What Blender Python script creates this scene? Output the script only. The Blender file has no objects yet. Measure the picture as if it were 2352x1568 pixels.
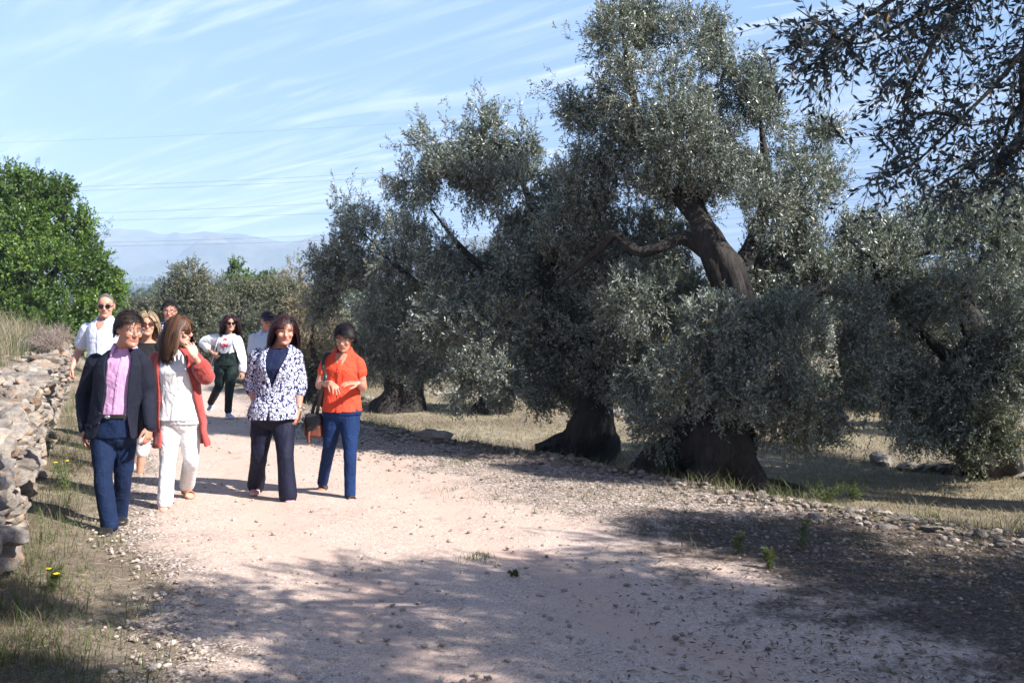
import bpy, math
import numpy as np
from mathutils import Vector, Matrix
rad = math.radians
sc = bpy.context.scene
COL = sc.collection

# ------------------------------------------------------------------ camera, world, sun, exposure
F, U0, V0, CH = 2287.0, 1176.0, 715.0, 1.7          # 35 mm lens, eye height 1.7 m
def P(u, v, Y):
    return np.array([(u - U0) / F * Y, Y, CH - (v - V0) / F * Y])
def G(u, v, z=0.0):                                  # point of the ground seen at u, v
    Y = (CH - z) * F / (v - V0)
    return np.array([(u - U0) / F * Y, Y, z])

cd = bpy.data.cameras.new('camera'); cam = bpy.data.objects.new('camera', cd); COL.objects.link(cam)
cam.location = (0, 0, CH); cam.rotation_euler = (rad(90), 0, 0)
cd.lens = 35; cd.sensor_width = 36; cd.shift_y = -69 / 2352
cd.clip_start = 0.05; cd.clip_end = 20000
cd.dof.use_dof = True; cd.dof.focus_distance = 9.0; cd.dof.aperture_fstop = 7.0
sc.camera = cam

SUN_EL = rad(38.5)
SUN_AZ = np.array([0.86, -0.51]); SUN_AZ /= np.linalg.norm(SUN_AZ)
TO_SUN = Vector((SUN_AZ[0] * math.cos(SUN_EL), SUN_AZ[1] * math.cos(SUN_EL), math.sin(SUN_EL)))
sd = bpy.data.lights.new('sun', 'SUN'); sd.energy = 5.0; sd.angle = rad(0.53); sd.color = (1.0, 0.945, 0.90)
sun = bpy.data.objects.new('sun', sd); COL.objects.link(sun)
sun.rotation_euler = TO_SUN.to_track_quat('Z', 'Y').to_euler(); sun.location = (20, -10, 30)

sc.view_settings.view_transform = 'Standard'; sc.view_settings.look = 'None'
sc.view_settings.exposure = 1.15; sc.view_settings.gamma = 1
sc.render.engine = 'CYCLES'
sc.cycles.use_denoising = True
sc.cycles.max_bounces = 6; sc.cycles.diffuse_bounces = 2; sc.cycles.glossy_bounces = 2
sc.cycles.transparent_max_bounces = 8; sc.cycles.transmission_bounces = 3; sc.cycles.volume_bounces = 0
sc.cycles.caustics_reflective = False; sc.cycles.caustics_refractive = False

w = bpy.data.worlds.new('World'); sc.world = w; w.use_nodes = True
nt = w.node_tree; nt.nodes.clear(); N = nt.nodes.new; L = nt.links.new
out = N('ShaderNodeOutputWorld'); bg = N('ShaderNodeBackground'); bg.inputs['Strength'].default_value = 0.056
sky = N('ShaderNodeTexSky'); sky.sky_type = 'NISHITA'; sky.sun_disc = False
sky.sun_elevation = SUN_EL; sky.sun_rotation = math.atan2(SUN_AZ[0], SUN_AZ[1]); sky.air_density = 1.0; sky.dust_density = 0.6; sky.ozone_density = 1.2
tc = N('ShaderNodeTexCoord'); sep = N('ShaderNodeSeparateXYZ'); L(tc.outputs['Generated'], sep.inputs[0])
zz = N('ShaderNodeMath'); zz.operation = 'ADD'; zz.inputs[1].default_value = 0.12; L(sep.outputs['Z'], zz.inputs[0])
zm = N('ShaderNodeMath'); zm.operation = 'MAXIMUM'; zm.inputs[1].default_value = 0.03; L(zz.outputs[0], zm.inputs[0])
dx = N('ShaderNodeMath'); dx.operation = 'DIVIDE'; L(sep.outputs['X'], dx.inputs[0]); L(zm.outputs[0], dx.inputs[1])
dy = N('ShaderNodeMath'); dy.operation = 'DIVIDE'; L(sep.outputs['Y'], dy.inputs[0]); L(zm.outputs[0], dy.inputs[1])
cx = N('ShaderNodeCombineXYZ'); L(dx.outputs[0], cx.inputs[0]); L(dy.outputs[0], cx.inputs[1])
def wnoise(rot, scale, nscale, detail, dist, lo, hi):
    m = N('ShaderNodeMapping'); m.vector_type = 'TEXTURE'; m.inputs['Rotation'].default_value = (0, 0, rad(rot)); m.inputs['Scale'].default_value = scale
    L(cx.outputs[0], m.inputs[0])
    n = N('ShaderNodeTexNoise'); n.inputs['Scale'].default_value = nscale; n.inputs['Detail'].default_value = detail
    n.inputs['Roughness'].default_value = 0.58; n.inputs['Distortion'].default_value = dist; L(m.outputs[0], n.inputs['Vector'])
    r = N('ShaderNodeMapRange'); r.inputs['From Min'].default_value = lo; r.inputs['From Max'].default_value = hi; r.clamp = True
    L(n.outputs['Fac'], r.inputs['Value']); return r.outputs[0]
streak = wnoise(-36, (2.2, 0.34, 1), 1.4, 10, 2.2, 0.46, 0.74)
patch = wnoise(-30, (1.8, 1.0, 1), 0.8, 4, 0.3, 0.36, 0.58)
mu = N('ShaderNodeMath'); mu.operation = 'MULTIPLY'; L(streak, mu.inputs[0]); L(patch, mu.inputs[1])
mu2 = N('ShaderNodeMath'); mu2.operation = 'MULTIPLY'; mu2.operation = 'MULTIPLY_ADD'; mu2.inputs[1].default_value = 0.62; mu2.inputs[2].default_value = 0.0; L(mu.outputs[0], mu2.inputs[0])
mixc = N('ShaderNodeMix'); mixc.data_type = 'RGBA'; L(mu2.outputs[0], mixc.inputs['Factor'])
veil = N('ShaderNodeMapRange'); veil.interpolation_type = 'SMOOTHSTEP'; veil.inputs['From Min'].default_value = 0.2; veil.inputs['From Max'].default_value = 0.75; veil.inputs['To Max'].default_value = 0.7
L(sep.outputs['Y'], veil.inputs['Value'])                  # a thin high veil over that part of the sky
vm = N('ShaderNodeMix'); vm.data_type = 'RGBA'; blu = N('ShaderNodeMix'); blu.data_type = 'RGBA'; blu.blend_type = 'MULTIPLY'; blu.inputs['Factor'].default_value = 1; L(sky.outputs[0], blu.inputs['A']); blu.inputs['B'].default_value = (.86, .93, 1.22, 1)
L(veil.outputs[0], vm.inputs['Factor']); L(blu.outputs['Result'], vm.inputs['A']); vm.inputs['B'].default_value = (4.4, 7.0, 11.4, 1)
L(vm.outputs['Result'], mixc.inputs['A']); mixc.inputs['B'].default_value = (15.0, 15.4, 16.2, 1)
L(mixc.outputs['Result'], bg.inputs['Color']); L(bg.outputs[0], out.inputs['Surface'])

# ------------------------------------------------------------------ helpers
def vnoise(p, seed=0):
    p = np.asarray(p, float)
    if p.shape[1] == 2: p = np.column_stack([p, np.zeros(len(p))])
    i = np.floor(p).astype(np.int64); f = p - i; f = f * f * (3 - 2 * f)
    def h(a, b, c):
        n = (a * 374761393 + b * 668265263 + c * 2147483647 * 3 + seed * 974634317) & 0xFFFFFFFF
        n = ((n ^ (n >> 13)) * 1274126177) & 0xFFFFFFFF
        n = (n ^ (n >> 16)) & 0xFFFFFF
        return n / float(0xFFFFFF)
    x, y, z = i.T; fx, fy, fz = f.T
    r = 0
    for a in (0, 1):
        for b in (0, 1):
            for c in (0, 1):
                r = r + h(x + a, y + b, z + c) * (fx if a else 1 - fx) * (fy if b else 1 - fy) * (fz if c else 1 - fz)
    return r
def fbm(p, seed=0, oct=4):
    p = np.asarray(p, float); s = 0; a = 0.5
    for k in range(oct):
        s = s + a * (vnoise(p * 2 ** k, seed + k) - 0.5); a *= 0.55
    return s
def sstep(a, b, x):
    t = np.clip((x - a) / (b - a), 0, 1); return t * t * (3 - 2 * t)
def nrm(v):
    v = np.asarray(v, float); return v / (np.linalg.norm(v, axis=-1, keepdims=True) + 1e-12)

def fast_mesh(name, V, Fs, mats=(), mat_idx=None, smooth=False, attr=None):
    """V (n,3); Fs (m,k) array with k constant."""
    V = np.ascontiguousarray(V, dtype=np.float32); Fs = np.ascontiguousarray(Fs, dtype=np.int32)
    me = bpy.data.meshes.new(name); m, k = Fs.shape
    me.vertices.add(len(V)); me.vertices.foreach_set('co', V.ravel())
    me.loops.add(m * k); me.loops.foreach_set('vertex_index', Fs.ravel())
    me.polygons.add(m); me.polygons.foreach_set('loop_start', np.arange(0, m * k, k, dtype=np.int32))
    me.polygons.foreach_set('loop_total', np.full(m, k, dtype=np.int32))
    for x in mats: me.materials.append(x)
    if mat_idx is not None: me.polygons.foreach_set('material_index', np.asarray(mat_idx, dtype=np.int32))
    me.polygons.foreach_set('use_smooth', np.full(m, bool(smooth)))
    if attr:
        for an, av in attr.items():
            a = me.attributes.new(an, 'FLOAT', 'POINT'); a.data.foreach_set('value', np.asarray(av, dtype=np.float32))
    me.update(calc_edges=True); return me

def link(name, me, parent=None):
    o = bpy.data.objects.new(name, me); COL.objects.link(o)
    if parent: o.parent = parent
    return o
def tag(o, label=None, cat=None, group=None, kind=None):
    if label: o['label'] = label
    if cat: o['category'] = cat
    if group: o['group'] = group
    if kind: o['kind'] = kind
    return o
def empty(name, loc, label, cat, group=None):
    o = bpy.data.objects.new(name, None); COL.objects.link(o); o.location = [float(a) for a in loc]
    o.empty_display_size = 0.2
    return tag(o, label, cat, group)

class MB:
    def __init__(s): s.v = []; s.f = []; s.n = 0
    def add(s, v, f):
        v = np.asarray(v, float); s.v.append(v); s.f += [[i + s.n for i in q] for q in f]; s.n += len(v)
    def loft(s, rings, cap=True, closed=True):
        rings = np.asarray(rings, float); k, n, _ = rings.shape
        v = rings.reshape(-1, 3); f = []
        for i in range(k - 1):
            for j in range(n if closed else n - 1):
                a = i * n + j; b = i * n + (j + 1) % n; f.append([a, b, b + n, a + n])
        if cap: f.append(list(range(n))[::-1]); f.append([(k - 1) * n + j for j in range(n)])
        s.add(v, f)
    def tube(s, pts, r, n=12, flat=1.0, up=None, round_=True):
        pts = np.asarray(pts, float); r = np.asarray(r, float)
        if r.ndim == 0: r = np.full(len(pts), float(r))
        if round_:
            t0 = nrm(pts[0] - pts[1]); t1 = nrm(pts[-1] - pts[-2])
            pts = np.vstack([pts[0] + t0 * r[0] * .92, pts[0] + t0 * r[0] * .6, pts, pts[-1] + t1 * r[-1] * .6, pts[-1] + t1 * r[-1] * .92])
            r = np.concatenate([[r[0] * .38, r[0] * .8], r, [r[-1] * .8, r[-1] * .38]])
        t = np.gradient(pts, axis=0); t = nrm(t)
        if up is None:
            m = np.abs(nrm(pts[-1] - pts[0])); up = np.eye(3)[int(np.argmin(m))]
        A = np.tile(np.asarray(up, float), (len(pts), 1)); A = nrm(A - t * np.sum(A * t, 1, keepdims=True)); B = np.cross(t, A)
        th = np.linspace(0, 2 * np.pi, n, endpoint=False)
        rings = pts[:, None] + r[:, None, None] * (np.cos(th)[None, :, None] * A[:, None] * flat + np.sin(th)[None, :, None] * B[:, None])
        s.loft(rings)
    def ell(s, c, r, M=None, n=12):
        ph = np.linspace(-np.pi / 2, np.pi / 2, n // 2 + 3)[1:-1]; th = np.linspace(0, 2 * np.pi, n, endpoint=False)
        rings = np.stack([np.stack([np.cos(p) * np.cos(th), np.cos(p) * np.sin(th), np.full(n, np.sin(p))], 1) for p in ph]) * np.asarray(r, float)
        if M is not None: rings = rings @ np.asarray(M, float).T
        s.loft(rings + np.asarray(c, float))
    def mesh(s, name, mats=(), smooth=True, org=None):
        v = np.vstack(s.v)
        if org is not None: v = v - org
        me = bpy.data.meshes.new(name); me.from_pydata(v.tolist(), [], s.f)
        for m in mats: me.materials.append(m)
        if smooth: me.polygons.foreach_set('use_smooth', np.ones(len(me.polygons), bool))
        me.update(); return me

def spline(pts, r, m=6):
    pts = np.asarray(pts, float); r = np.asarray(r, float)
    p = np.vstack([2 * pts[0] - pts[1], pts, 2 * pts[-1] - pts[-2]]); out = []; ro = []
    for i in range(1, len(p) - 2):
        for t in np.linspace(0, 1, m, endpoint=False):
            out.append(0.5 * (2 * p[i] + (p[i + 1] - p[i - 1]) * t + (2 * p[i - 1] - 5 * p[i] + 4 * p[i + 1] - p[i + 2]) * t * t + (3 * p[i] - p[i - 1] - 3 * p[i + 1] + p[i + 2]) * t ** 3))
            ro.append(r[i - 1] + (r[i] - r[i - 1]) * (t * t * (3 - 2 * t)))
    out.append(pts[-1]); ro.append(r[-1]); return np.array(out), np.array(ro)

def remesh(mb, voxel, iters=4, fac=0.5):
    """one continuous surface out of the overlapping closed pieces in mb"""
    me = mb.mesh('tmp', smooth=False)
    o = bpy.data.objects.new('tmp', me); COL.objects.link(o)
    m = o.modifiers.new('r', 'REMESH'); m.mode = 'VOXEL'; m.voxel_size = voxel; m.adaptivity = 0
    s = o.modifiers.new('s', 'SMOOTH'); s.factor = fac; s.iterations = iters
    dg = bpy.context.evaluated_depsgraph_get(); ev = o.evaluated_get(dg)
    me2 = bpy.data.meshes.new_from_object(ev)
    bpy.data.objects.remove(o); bpy.data.meshes.remove(me)
    return me2
def vget(me):
    a = np.empty(len(me.vertices) * 3, np.float32); me.vertices.foreach_get('co', a); return a.reshape(-1, 3).astype(float)
def nget(me):
    a = np.empty(len(me.vertices) * 3, np.float32); me.vertices.foreach_get('normal', a); return a.reshape(-1, 3).astype(float)
def vset(me, v): me.vertices.foreach_set('co', np.asarray(v, np.float32).ravel()); me.update()

# ------------------------------------------------------------------ materials
def newmat(name):
    m = bpy.data.materials.new(name); m.use_nodes = True; nt = m.node_tree
    b = nt.nodes['Principled BSDF']; return m, nt, b
def ramp(nt, fac, stops):
    r = nt.nodes.new('ShaderNodeValToRGB'); e = r.color_ramp.elements
    while len(e) < len(stops): e.new(0.5)
    for k, (p, c) in enumerate(stops): e[k].position = p; e[k].color = (*c, 1)
    nt.links.new(fac, r.inputs[0]); return r.outputs[0]
def noise(nt, scale, detail=4, rough=0.6, coord='Object', dist=0.0, vec=None):
    n = nt.nodes.new('ShaderNodeTexNoise'); n.inputs['Scale'].default_value = scale; n.inputs['Detail'].default_value = detail
    n.inputs['Roughness'].default_value = rough; n.inputs['Distortion'].default_value = dist
    if vec is None:
        t = nt.nodes.new('ShaderNodeTexCoord'); vec = t.outputs[coord]
    nt.links.new(vec, n.inputs['Vector']); return n.outputs['Fac']
def voro(nt, scale, feature='F1', out='Distance', coord='Object', vec=None, rnd=1.0):
    n = nt.nodes.new('ShaderNodeTexVoronoi'); n.feature = feature; n.inputs['Scale'].default_value = scale
    n.inputs['Randomness'].default_value = rnd
    if vec is None:
        t = nt.nodes.new('ShaderNodeTexCoord'); vec = t.outputs[coord]
    nt.links.new(vec, n.inputs['Vector']); return n.outputs[out]
def mixrgb(nt, fac, a, b, blend='MIX'):
    m = nt.nodes.new('ShaderNodeMix'); m.data_type = 'RGBA'; m.blend_type = blend
    for s, x in (('Factor', fac), ('A', a), ('B', b)):
        if hasattr(x, 'default_value') and hasattr(x, 'is_output'): nt.links.new(x, m.inputs[s])
        else: m.inputs[s].default_value = x if s == 'Factor' else (*x, 1)
    return m.outputs['Result']
def bump(nt, b, h, strength=0.4, dist=0.02, prev=None):
    n = nt.nodes.new('ShaderNodeBump'); n.inputs['Strength'].default_value = strength; n.inputs['Distance'].default_value = dist
    nt.links.new(h, n.inputs['Height'])
    if prev is not None: nt.links.new(prev, n.inputs['Normal'])
    nt.links.new(n.outputs[0], b.inputs['Normal']); return n.outputs[0]
def mapr(nt, x, a, b, c=0.0, d=1.0):
    r = nt.nodes.new('ShaderNodeMapRange'); r.inputs[1].default_value = a; r.inputs[2].default_value = b; r.inputs[3].default_value = c; r.inputs[4].default_value = d
    nt.links.new(x, r.inputs[0]); return r.outputs[0]
def attrn(nt, name):
    a = nt.nodes.new('ShaderNodeAttribute'); a.attribute_name = name; return a.outputs['Fac']

def plain(name, col, rough=0.6, metal=0.0, var=0.15, nscale=20):
    m, nt, b = newmat(name)
    f = noise(nt, nscale, 3)
    c = ramp(nt, f, [(0.3, tuple(x * (1 - var) for x in col)), (0.7, tuple(min(1, x * (1 + var)) for x in col))])
    nt.links.new(c, b.inputs['Base Color']); b.inputs['Roughness'].default_value = rough; b.inputs['Metallic'].default_value = metal
    return m
def cloth(name, col, rough=0.85, var=0.12, fold=0.35, fine=220, sheen=0.0):
    m, nt, b = newmat(name)
    f = noise(nt, 9, 4); g = noise(nt, fine, 2)
    c = ramp(nt, f, [(0.3, tuple(x * (1 - var) for x in col)), (0.7, tuple(min(1, x * (1 + var)) for x in col))])
    c = mixrgb(nt, mapr(nt, g, 0.3, 0.7, 0, 0.25), c, tuple(x * 0.7 for x in col))
    nt.links.new(c, b.inputs['Base Color']); b.inputs['Roughness'].default_value = rough; b.inputs['Specular IOR Level'].default_value = 0.25
    b.inputs['Sheen Weight'].default_value = sheen
    p = bump(nt, b, noise(nt, 11, 3, 0.5, dist=1.2), fold, 0.03)
    bump(nt, b, g, 0.25, 0.003, p); return m
def leafmat(name, top, under, tipcol, trans=0.25, rough=0.38, spec=0.5, dry=0.0):
    m, nt, b = newmat(name); L = nt.links.new
    t = attrn(nt, 'tint')
    c = ramp(nt, t, [(0.0, tuple(x * 0.55 for x in top)), (0.5, top), (0.93 - dry, tipcol), (0.97 - dry, (0.26, 0.19, 0.06) if dry else tipcol)])
    g = nt.nodes.new('ShaderNodeNewGeometry')
    c = mixrgb(nt, g.outputs['Backfacing'], c, under)
    L(c, b.inputs['Base Color']); b.inputs['Roughness'].default_value = rough; b.inputs['Specular IOR Level'].default_value = spec
    tr = nt.nodes.new('ShaderNodeBsdfTranslucent'); L(mixrgb(nt, 1.0, c, (1.0, 1.1, 0.5), 'MULTIPLY'), tr.inputs['Color'])
    mx = nt.nodes.new('ShaderNodeMixShader'); mx.inputs[0].default_value = trans
    L(b.outputs[0], mx.inputs[1]); L(tr.outputs[0], mx.inputs[2]); L(mx.outputs[0], nt.nodes['Material Output'].inputs['Surface'])
    return m
def bark(name, a, bcol):
    m, nt, b = newmat(name)
    tcn = nt.nodes.new('ShaderNodeTexCoord'); mp = nt.nodes.new('ShaderNodeMapping'); mp.inputs['Scale'].default_value = (1, 1, 0.28); nt.links.new(tcn.outputs['Object'], mp.inputs[0])
    f = noise(nt, 14, 8, 0.7, dist=0.8, vec=mp.outputs[0]); v = voro(nt, 16, 'DISTANCE_TO_EDGE', vec=mp.outputs[0])
    nt.links.new(ramp(nt, f, [(0.3, a), (0.7, bcol)]), b.inputs['Base Color']); b.inputs['Roughness'].default_value = 0.95
    p = bump(nt, b, f, 1.0, 0.05); bump(nt, b, v, 0.6, 0.03, p); return m
def stonemat(name, cols, rust=0.3, scale=5, dark=0.55):
    m, nt, b = newmat(name)
    oi = nt.nodes.new('ShaderNodeObjectInfo')
    f = noise(nt, scale, 8, 0.65); g = noise(nt, scale * 5, 5, 0.7); h = noise(nt, scale * 0.6, 3); t = attrn(nt, 'tint')
    c = ramp(nt, f, [(0.28, cols[0]), (0.5, cols[1]), (0.72, cols[2])])
    c = mixrgb(nt, mapr(nt, h, 0.5, 0.7, 0, rust), c, (0.42, 0.24, 0.12))
    c = mixrgb(nt, mapr(nt, g, 0.55, 0.75, 0, dark), c, (0.06, 0.06, 0.06))
    k = nt.nodes.new('ShaderNodeHueSaturation'); nt.links.new(c, k.inputs['Color'])
    ad = nt.nodes.new('ShaderNodeMath'); ad.operation = 'ADD'; nt.links.new(t, ad.inputs[0]); nt.links.new(mapr(nt, oi.outputs['Random'], 0, 1, 0.7, 1.15), ad.inputs[1])
    nt.links.new(ad.outputs[0], k.inputs['Value'])
    nt.links.new(k.outputs[0], b.inputs['Base Color']); b.inputs['Roughness'].default_value = 0.93; b.inputs['Specular IOR Level'].default_value = 0.2
    p = bump(nt, b, f, 0.9, 0.04); bump(nt, b, g, 0.9, 0.02, p); return m

M_LEAF_SILVER = leafmat('olive_leaf_silver', (0.120, 0.150, 0.128), (0.27, 0.31, 0.285), (0.19, 0.22, 0.155), 0.16, 0.40, 0.65, 0.02)
M_LEAF_SHADED = leafmat('olive_leaf_shaded', (0.012, 0.024, 0.032), (0.03, 0.05, 0.062), (0.02, 0.034, 0.036), 0.01, 0.4, 0.4, 0.02)  # olive leaf with the near tree's shade put into its colour
M_LEAF_GREEN = leafmat('carob_leaf', (0.075, 0.15, 0.024), (0.10, 0.17, 0.05), (0.21, 0.32, 0.035), 0.34, 0.42, 0.4)
M_LEAF_FAR = leafmat('far_olive_leaf', (0.085, 0.10, 0.06), (0.17, 0.19, 0.145), (0.15, 0.15, 0.09), 0.2, 0.5, 0.4, 0.03)
M_LEAF_DRY = leafmat('dry_leaf', (0.20, 0.165, 0.10), (0.28, 0.24, 0.17), (0.30, 0.24, 0.14), 0.25, 0.6, 0.3)
M_BARK = bark('olive_bark', (0.008, 0.007, 0.006), (0.055, 0.048, 0.042))
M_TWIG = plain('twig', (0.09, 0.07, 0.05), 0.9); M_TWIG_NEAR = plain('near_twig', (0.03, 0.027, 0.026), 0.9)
M_TWIG_DRY = plain('dry_twig', (0.30, 0.24, 0.18), 0.9)
M_STRAW = leafmat('straw', (0.29, 0.25, 0.17), (0.29, 0.25, 0.17), (0.43, 0.385, 0.28), 0.3, 0.7, 0.2)
M_GRASS = leafmat('green_grass', (0.085, 0.12, 0.035), (0.085, 0.12, 0.035), (0.20, 0.21, 0.07), 0.35, 0.6, 0.3)
M_WALLSTONE = stonemat('wall_limestone', [(0.10, 0.095, 0.095), (0.26, 0.23, 0.195), (0.46, 0.41, 0.35)], 0.7, 7)
M_STONE = stonemat('field_limestone', [(0.22, 0.20, 0.17), (0.36, 0.33, 0.285), (0.50, 0.465, 0.41)], 0.25, 7)
M_DARKSTONE = stonemat('dark_boulder_stone', [(0.09, 0.085, 0.085), (0.16, 0.155, 0.15), (0.27, 0.26, 0.25)], 0.05, 9)
M_PEBBLE = stonemat('pebble_stone', [(0.38, 0.30, 0.24), (0.50, 0.42, 0.35), (0.70, 0.64, 0.58)], 0.18, 9, 0.05)

# ------------------------------------------------------------------ terrain
RY = np.array([-12, -5, -2, 3, 5.5, 7.27, 9.15, 11.1, 13.2, 14.7, 17.5, 25, 38, 80, 200])
RX = np.array([22, 16, 12, 8, 5.5, 3.74, 1.94, 0.6, -1.25, -2.2, -3.6, -7.5, -13, -30, -80])
def ridge_x(y): return np.interp(y, RY, RX)
def wall_x(y): return -3.12 - 0.42 * (y - 6.2)
FARY = np.array([0, 60, 150, 400, 1000, 1800, 2600, 6000]); FARZ = np.array([0, 0.0, 1.9, 4.3, 15, 42, 88, 200])
def gz(x, y):
    x = np.asarray(x, float); y = np.asarray(y, float)
    d = (x - ridge_x(y)) * 0.74
    z = -0.20 * sstep(0.02, 0.55, d) + 0.05 * np.exp(-(d / 0.22) ** 2)
    wl = (x - wall_x(y)) * 0.92
    back = sstep(-0.35, -0.8, wl) * (y < 60)
    z = z + 0.72 * back + 0.25 * sstep(-1, -5, wl) * (y < 60) + 0.07 * sstep(0.7, 0.0, wl) * (wl > -0.3)
    p = np.column_stack([x.ravel(), y.ravel()])
    near = np.clip(1.2 - y / 60, 0, 1)
    n = fbm(p * 1.1, 3, 4).reshape(x.shape) * 0.055 * near
    n = n * np.where((d < 0) & (wl > 0.6), 0.45, 1.0)
    return z + n + np.interp(y, FARY, FARZ)
def gz1(x, y): return float(gz(np.array([x]), np.array([y]))[0])

def axis(lo, hi, step, far_lo, far_hi, g=1.22):
    a = list(np.arange(lo, hi, step)); s = step
    while a[-1] < far_hi: s *= g; a.append(a[-1] + s)
    b = []; s = step; x = lo
    while x > far_lo: s *= g; x -= s; b.append(x)
    return np.array(b[::-1] + a)
gx = axis(-9, 9, 0.11, -5000, 5000); gy = axis(3.5, 22, 0.11, -30, 3200, 1.12)
X, Y = np.meshgrid(gx, gy); Z = gz(X, Y)
nx, ny = len(gx), len(gy); idx = np.arange(nx * ny).reshape(ny, nx)
quads = np.stack([idx[:-1, :-1], idx[:-1, 1:], idx[1:, 1:], idx[1:, :-1]], -1).reshape(-1, 4)
m, nt_, b = newmat('dry_field')
pos = nt_.nodes.new('ShaderNodeTexCoord').outputs['Object']
n1 = noise(nt_, 0.55, 5, vec=pos); n2 = noise(nt_, 7, 7, 0.7, vec=pos); n3 = noise(nt_, 45, 4, 0.7, vec=pos); nf = noise(nt_, 0.012, 5, 0.6, vec=pos)
straw = ramp(nt_, n2, [(0.3, (0.17, 0.14, 0.095)), (0.5, (0.33, 0.285, 0.20)), (0.68, (0.47, 0.42, 0.31))])
soil = ramp(nt_, n3, [(0.3, (0.13, 0.10, 0.08)), (0.7, (0.29, 0.235, 0.18))])
c = mixrgb(nt_, mapr(nt_, n1, 0.42, 0.62), straw, soil)
c = mixrgb(nt_, mapr(nt_, n3, 0.45, 0.7, 0, 0.5), c, (0.13, 0.10, 0.06))
sepn = nt_.nodes.new('ShaderNodeSeparateXYZ'); nt_.links.new(pos, sepn.inputs[0])
plainc = ramp(nt_, nf, [(0.36, (0.035, 0.06, 0.025)), (0.48, (0.09, 0.11, 0.05)), (0.56, (0.24, 0.20, 0.13)), (0.62, (0.05, 0.075, 0.03))])
c = mixrgb(nt_, mapr(nt_, sepn.outputs['Y'], 45, 90), c, plainc)
nt_.links.new(c, b.inputs['Base Color']); b.inputs['Roughness'].default_value = 1.0; b.inputs['Specular IOR Level'].default_value = 0.1
pb = bump(nt_, b, n2, 0.8, 0.05); bump(nt_, b, n3, 0.8, 0.02, pb)
ground = link('ground', fast_mesh('ground', np.column_stack([X.ravel(), Y.ravel(), Z.ravel()]), quads, [m], smooth=True)); tag(ground, kind='structure')

# the gravel path lies on the ground sheet, its rims sinking into it
def path_edges(y):
    p1 = np.column_stack([y * 1.3, np.zeros_like(y)]); p2 = np.column_stack([y * 1.7, np.full_like(y, 9.0)])
    l = wall_x(y) + 0.80 + fbm(p1, 11) * 0.7; r = ridge_x(y) - 0.05 + fbm(p2, 12) * 0.35
    return l, r
py = np.concatenate([np.arange(-10, 3.5, 0.5), np.arange(3.5, 20, 0.06), np.arange(20, 36, 0.35)])
pt = np.linspace(0, 1, 150)
l, r = path_edges(py)
PX = l[:, None] + (r - l)[:, None] * pt[None]; PY = np.repeat(py[:, None], len(pt), 1)
dl = np.minimum(PX - l[:, None], r[:, None] - PX)
PZ = gz(PX, PY) + 0.016 * sstep(0.0, 0.25, dl) - 0.02 * (1 - sstep(0, 0.12, dl))
pp = np.column_stack([PX.ravel(), PY.ravel()])
PZ += (fbm(pp * 9, 21, 3) * 0.012 + fbm(pp * 26, 22, 2) * 0.010).reshape(PX.shape)
idx = np.arange(PX.size).reshape(PX.shape)
quads = np.stack([idx[:-1, :-1], idx[:-1, 1:], idx[1:, 1:], idx[1:, :-1]], -1).reshape(-1, 4)
vw = np.interp(PY, [3.5, 5, 6.5, 8, 10, 14, 20], [5.6, 4.7, 3.7, 2.8, 2.1, 1.5, 1.0])
verge = np.clip(sstep(1.15, 0.55, (r[:, None] - PX) / vw) + sstep(0.7, 0.05, PX - l[:, None]), 0, 1)
rut = np.zeros_like(PX)
for o_ in (1.25, 2.75):
    rc_ = l[:, None] + o_ + fbm(np.column_stack([py * .35, np.full_like(py, o_)]), 15)[:, None] * .6; rut += np.exp(-((PX - rc_) / .27) ** 2)
PZ -= rut * .012
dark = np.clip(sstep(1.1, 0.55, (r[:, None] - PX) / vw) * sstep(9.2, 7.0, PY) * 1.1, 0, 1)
m, nt_, b = newmat('sandy_gravel')
pos = nt_.nodes.new('ShaderNodeTexCoord').outputs['Object']
n1 = noise(nt_, 1.1, 5, 0.6, vec=pos); n2 = noise(nt_, 38, 6, 0.7, vec=pos); v1 = voro(nt_, 55, 'F1', 'Color', vec=pos); v2 = voro(nt_, 55, 'F1', 'Distance', vec=pos)
v3 = voro(nt_, 75, 'F1', 'Color', vec=pos); v4 = voro(nt_, 75, 'F1', 'Distance', vec=pos)
sand = ramp(nt_, n2, [(0.28, (0.32, 0.235, 0.18)), (0.5, (0.475, 0.365, 0.295)), (0.7, (0.57, 0.47, 0.395))])
sand = mixrgb(nt_, mapr(nt_, n1, 0.40, 0.62, 0, 0.55), sand, (0.56, 0.44, 0.37))
bw = nt_.nodes.new('ShaderNodeRGBToBW'); nt_.links.new(v3, bw.inputs[0])
gr3 = ramp(nt_, bw.outputs[0], [(0.2, (0.15, 0.105, 0.085)), (0.5, (0.44, 0.335, 0.28)), (0.8, (0.76, 0.69, 0.63))])
rutn = attrn(nt_, 'rut')
sand = mixrgb(nt_, mapr(nt_, v4, 0.25, 0.5, 0.8, 0.0), sand, gr3)
rn = nt_.nodes.new('ShaderNodeMath'); rn.operation = 'MULTIPLY'; nt_.links.new(rutn, rn.inputs[0]); nt_.links.new(mapr(nt_, n1, 0.35, 0.6), rn.inputs[1])
sand = mixrgb(nt_, rn.outputs[0], sand, (0.52, 0.375, 0.30))
bw = nt_.nodes.new('ShaderNodeRGBToBW'); nt_.links.new(v1, bw.inputs[0])
grav = ramp(nt_, bw.outputs[0], [(0.15, (0.11, 0.085, 0.072)), (0.5, (0.37, 0.30, 0.25)), (0.85, (0.68, 0.63, 0.58))])
grav = mixrgb(nt_, mapr(nt_, v2, 0.35, 0.7, 0, 0.8), grav, (0.17, 0.12, 0.09))
vg = attrn(nt_, 'verge'); nn = noise(nt_, 2.3, 5, 0.65, vec=pos)
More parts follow.
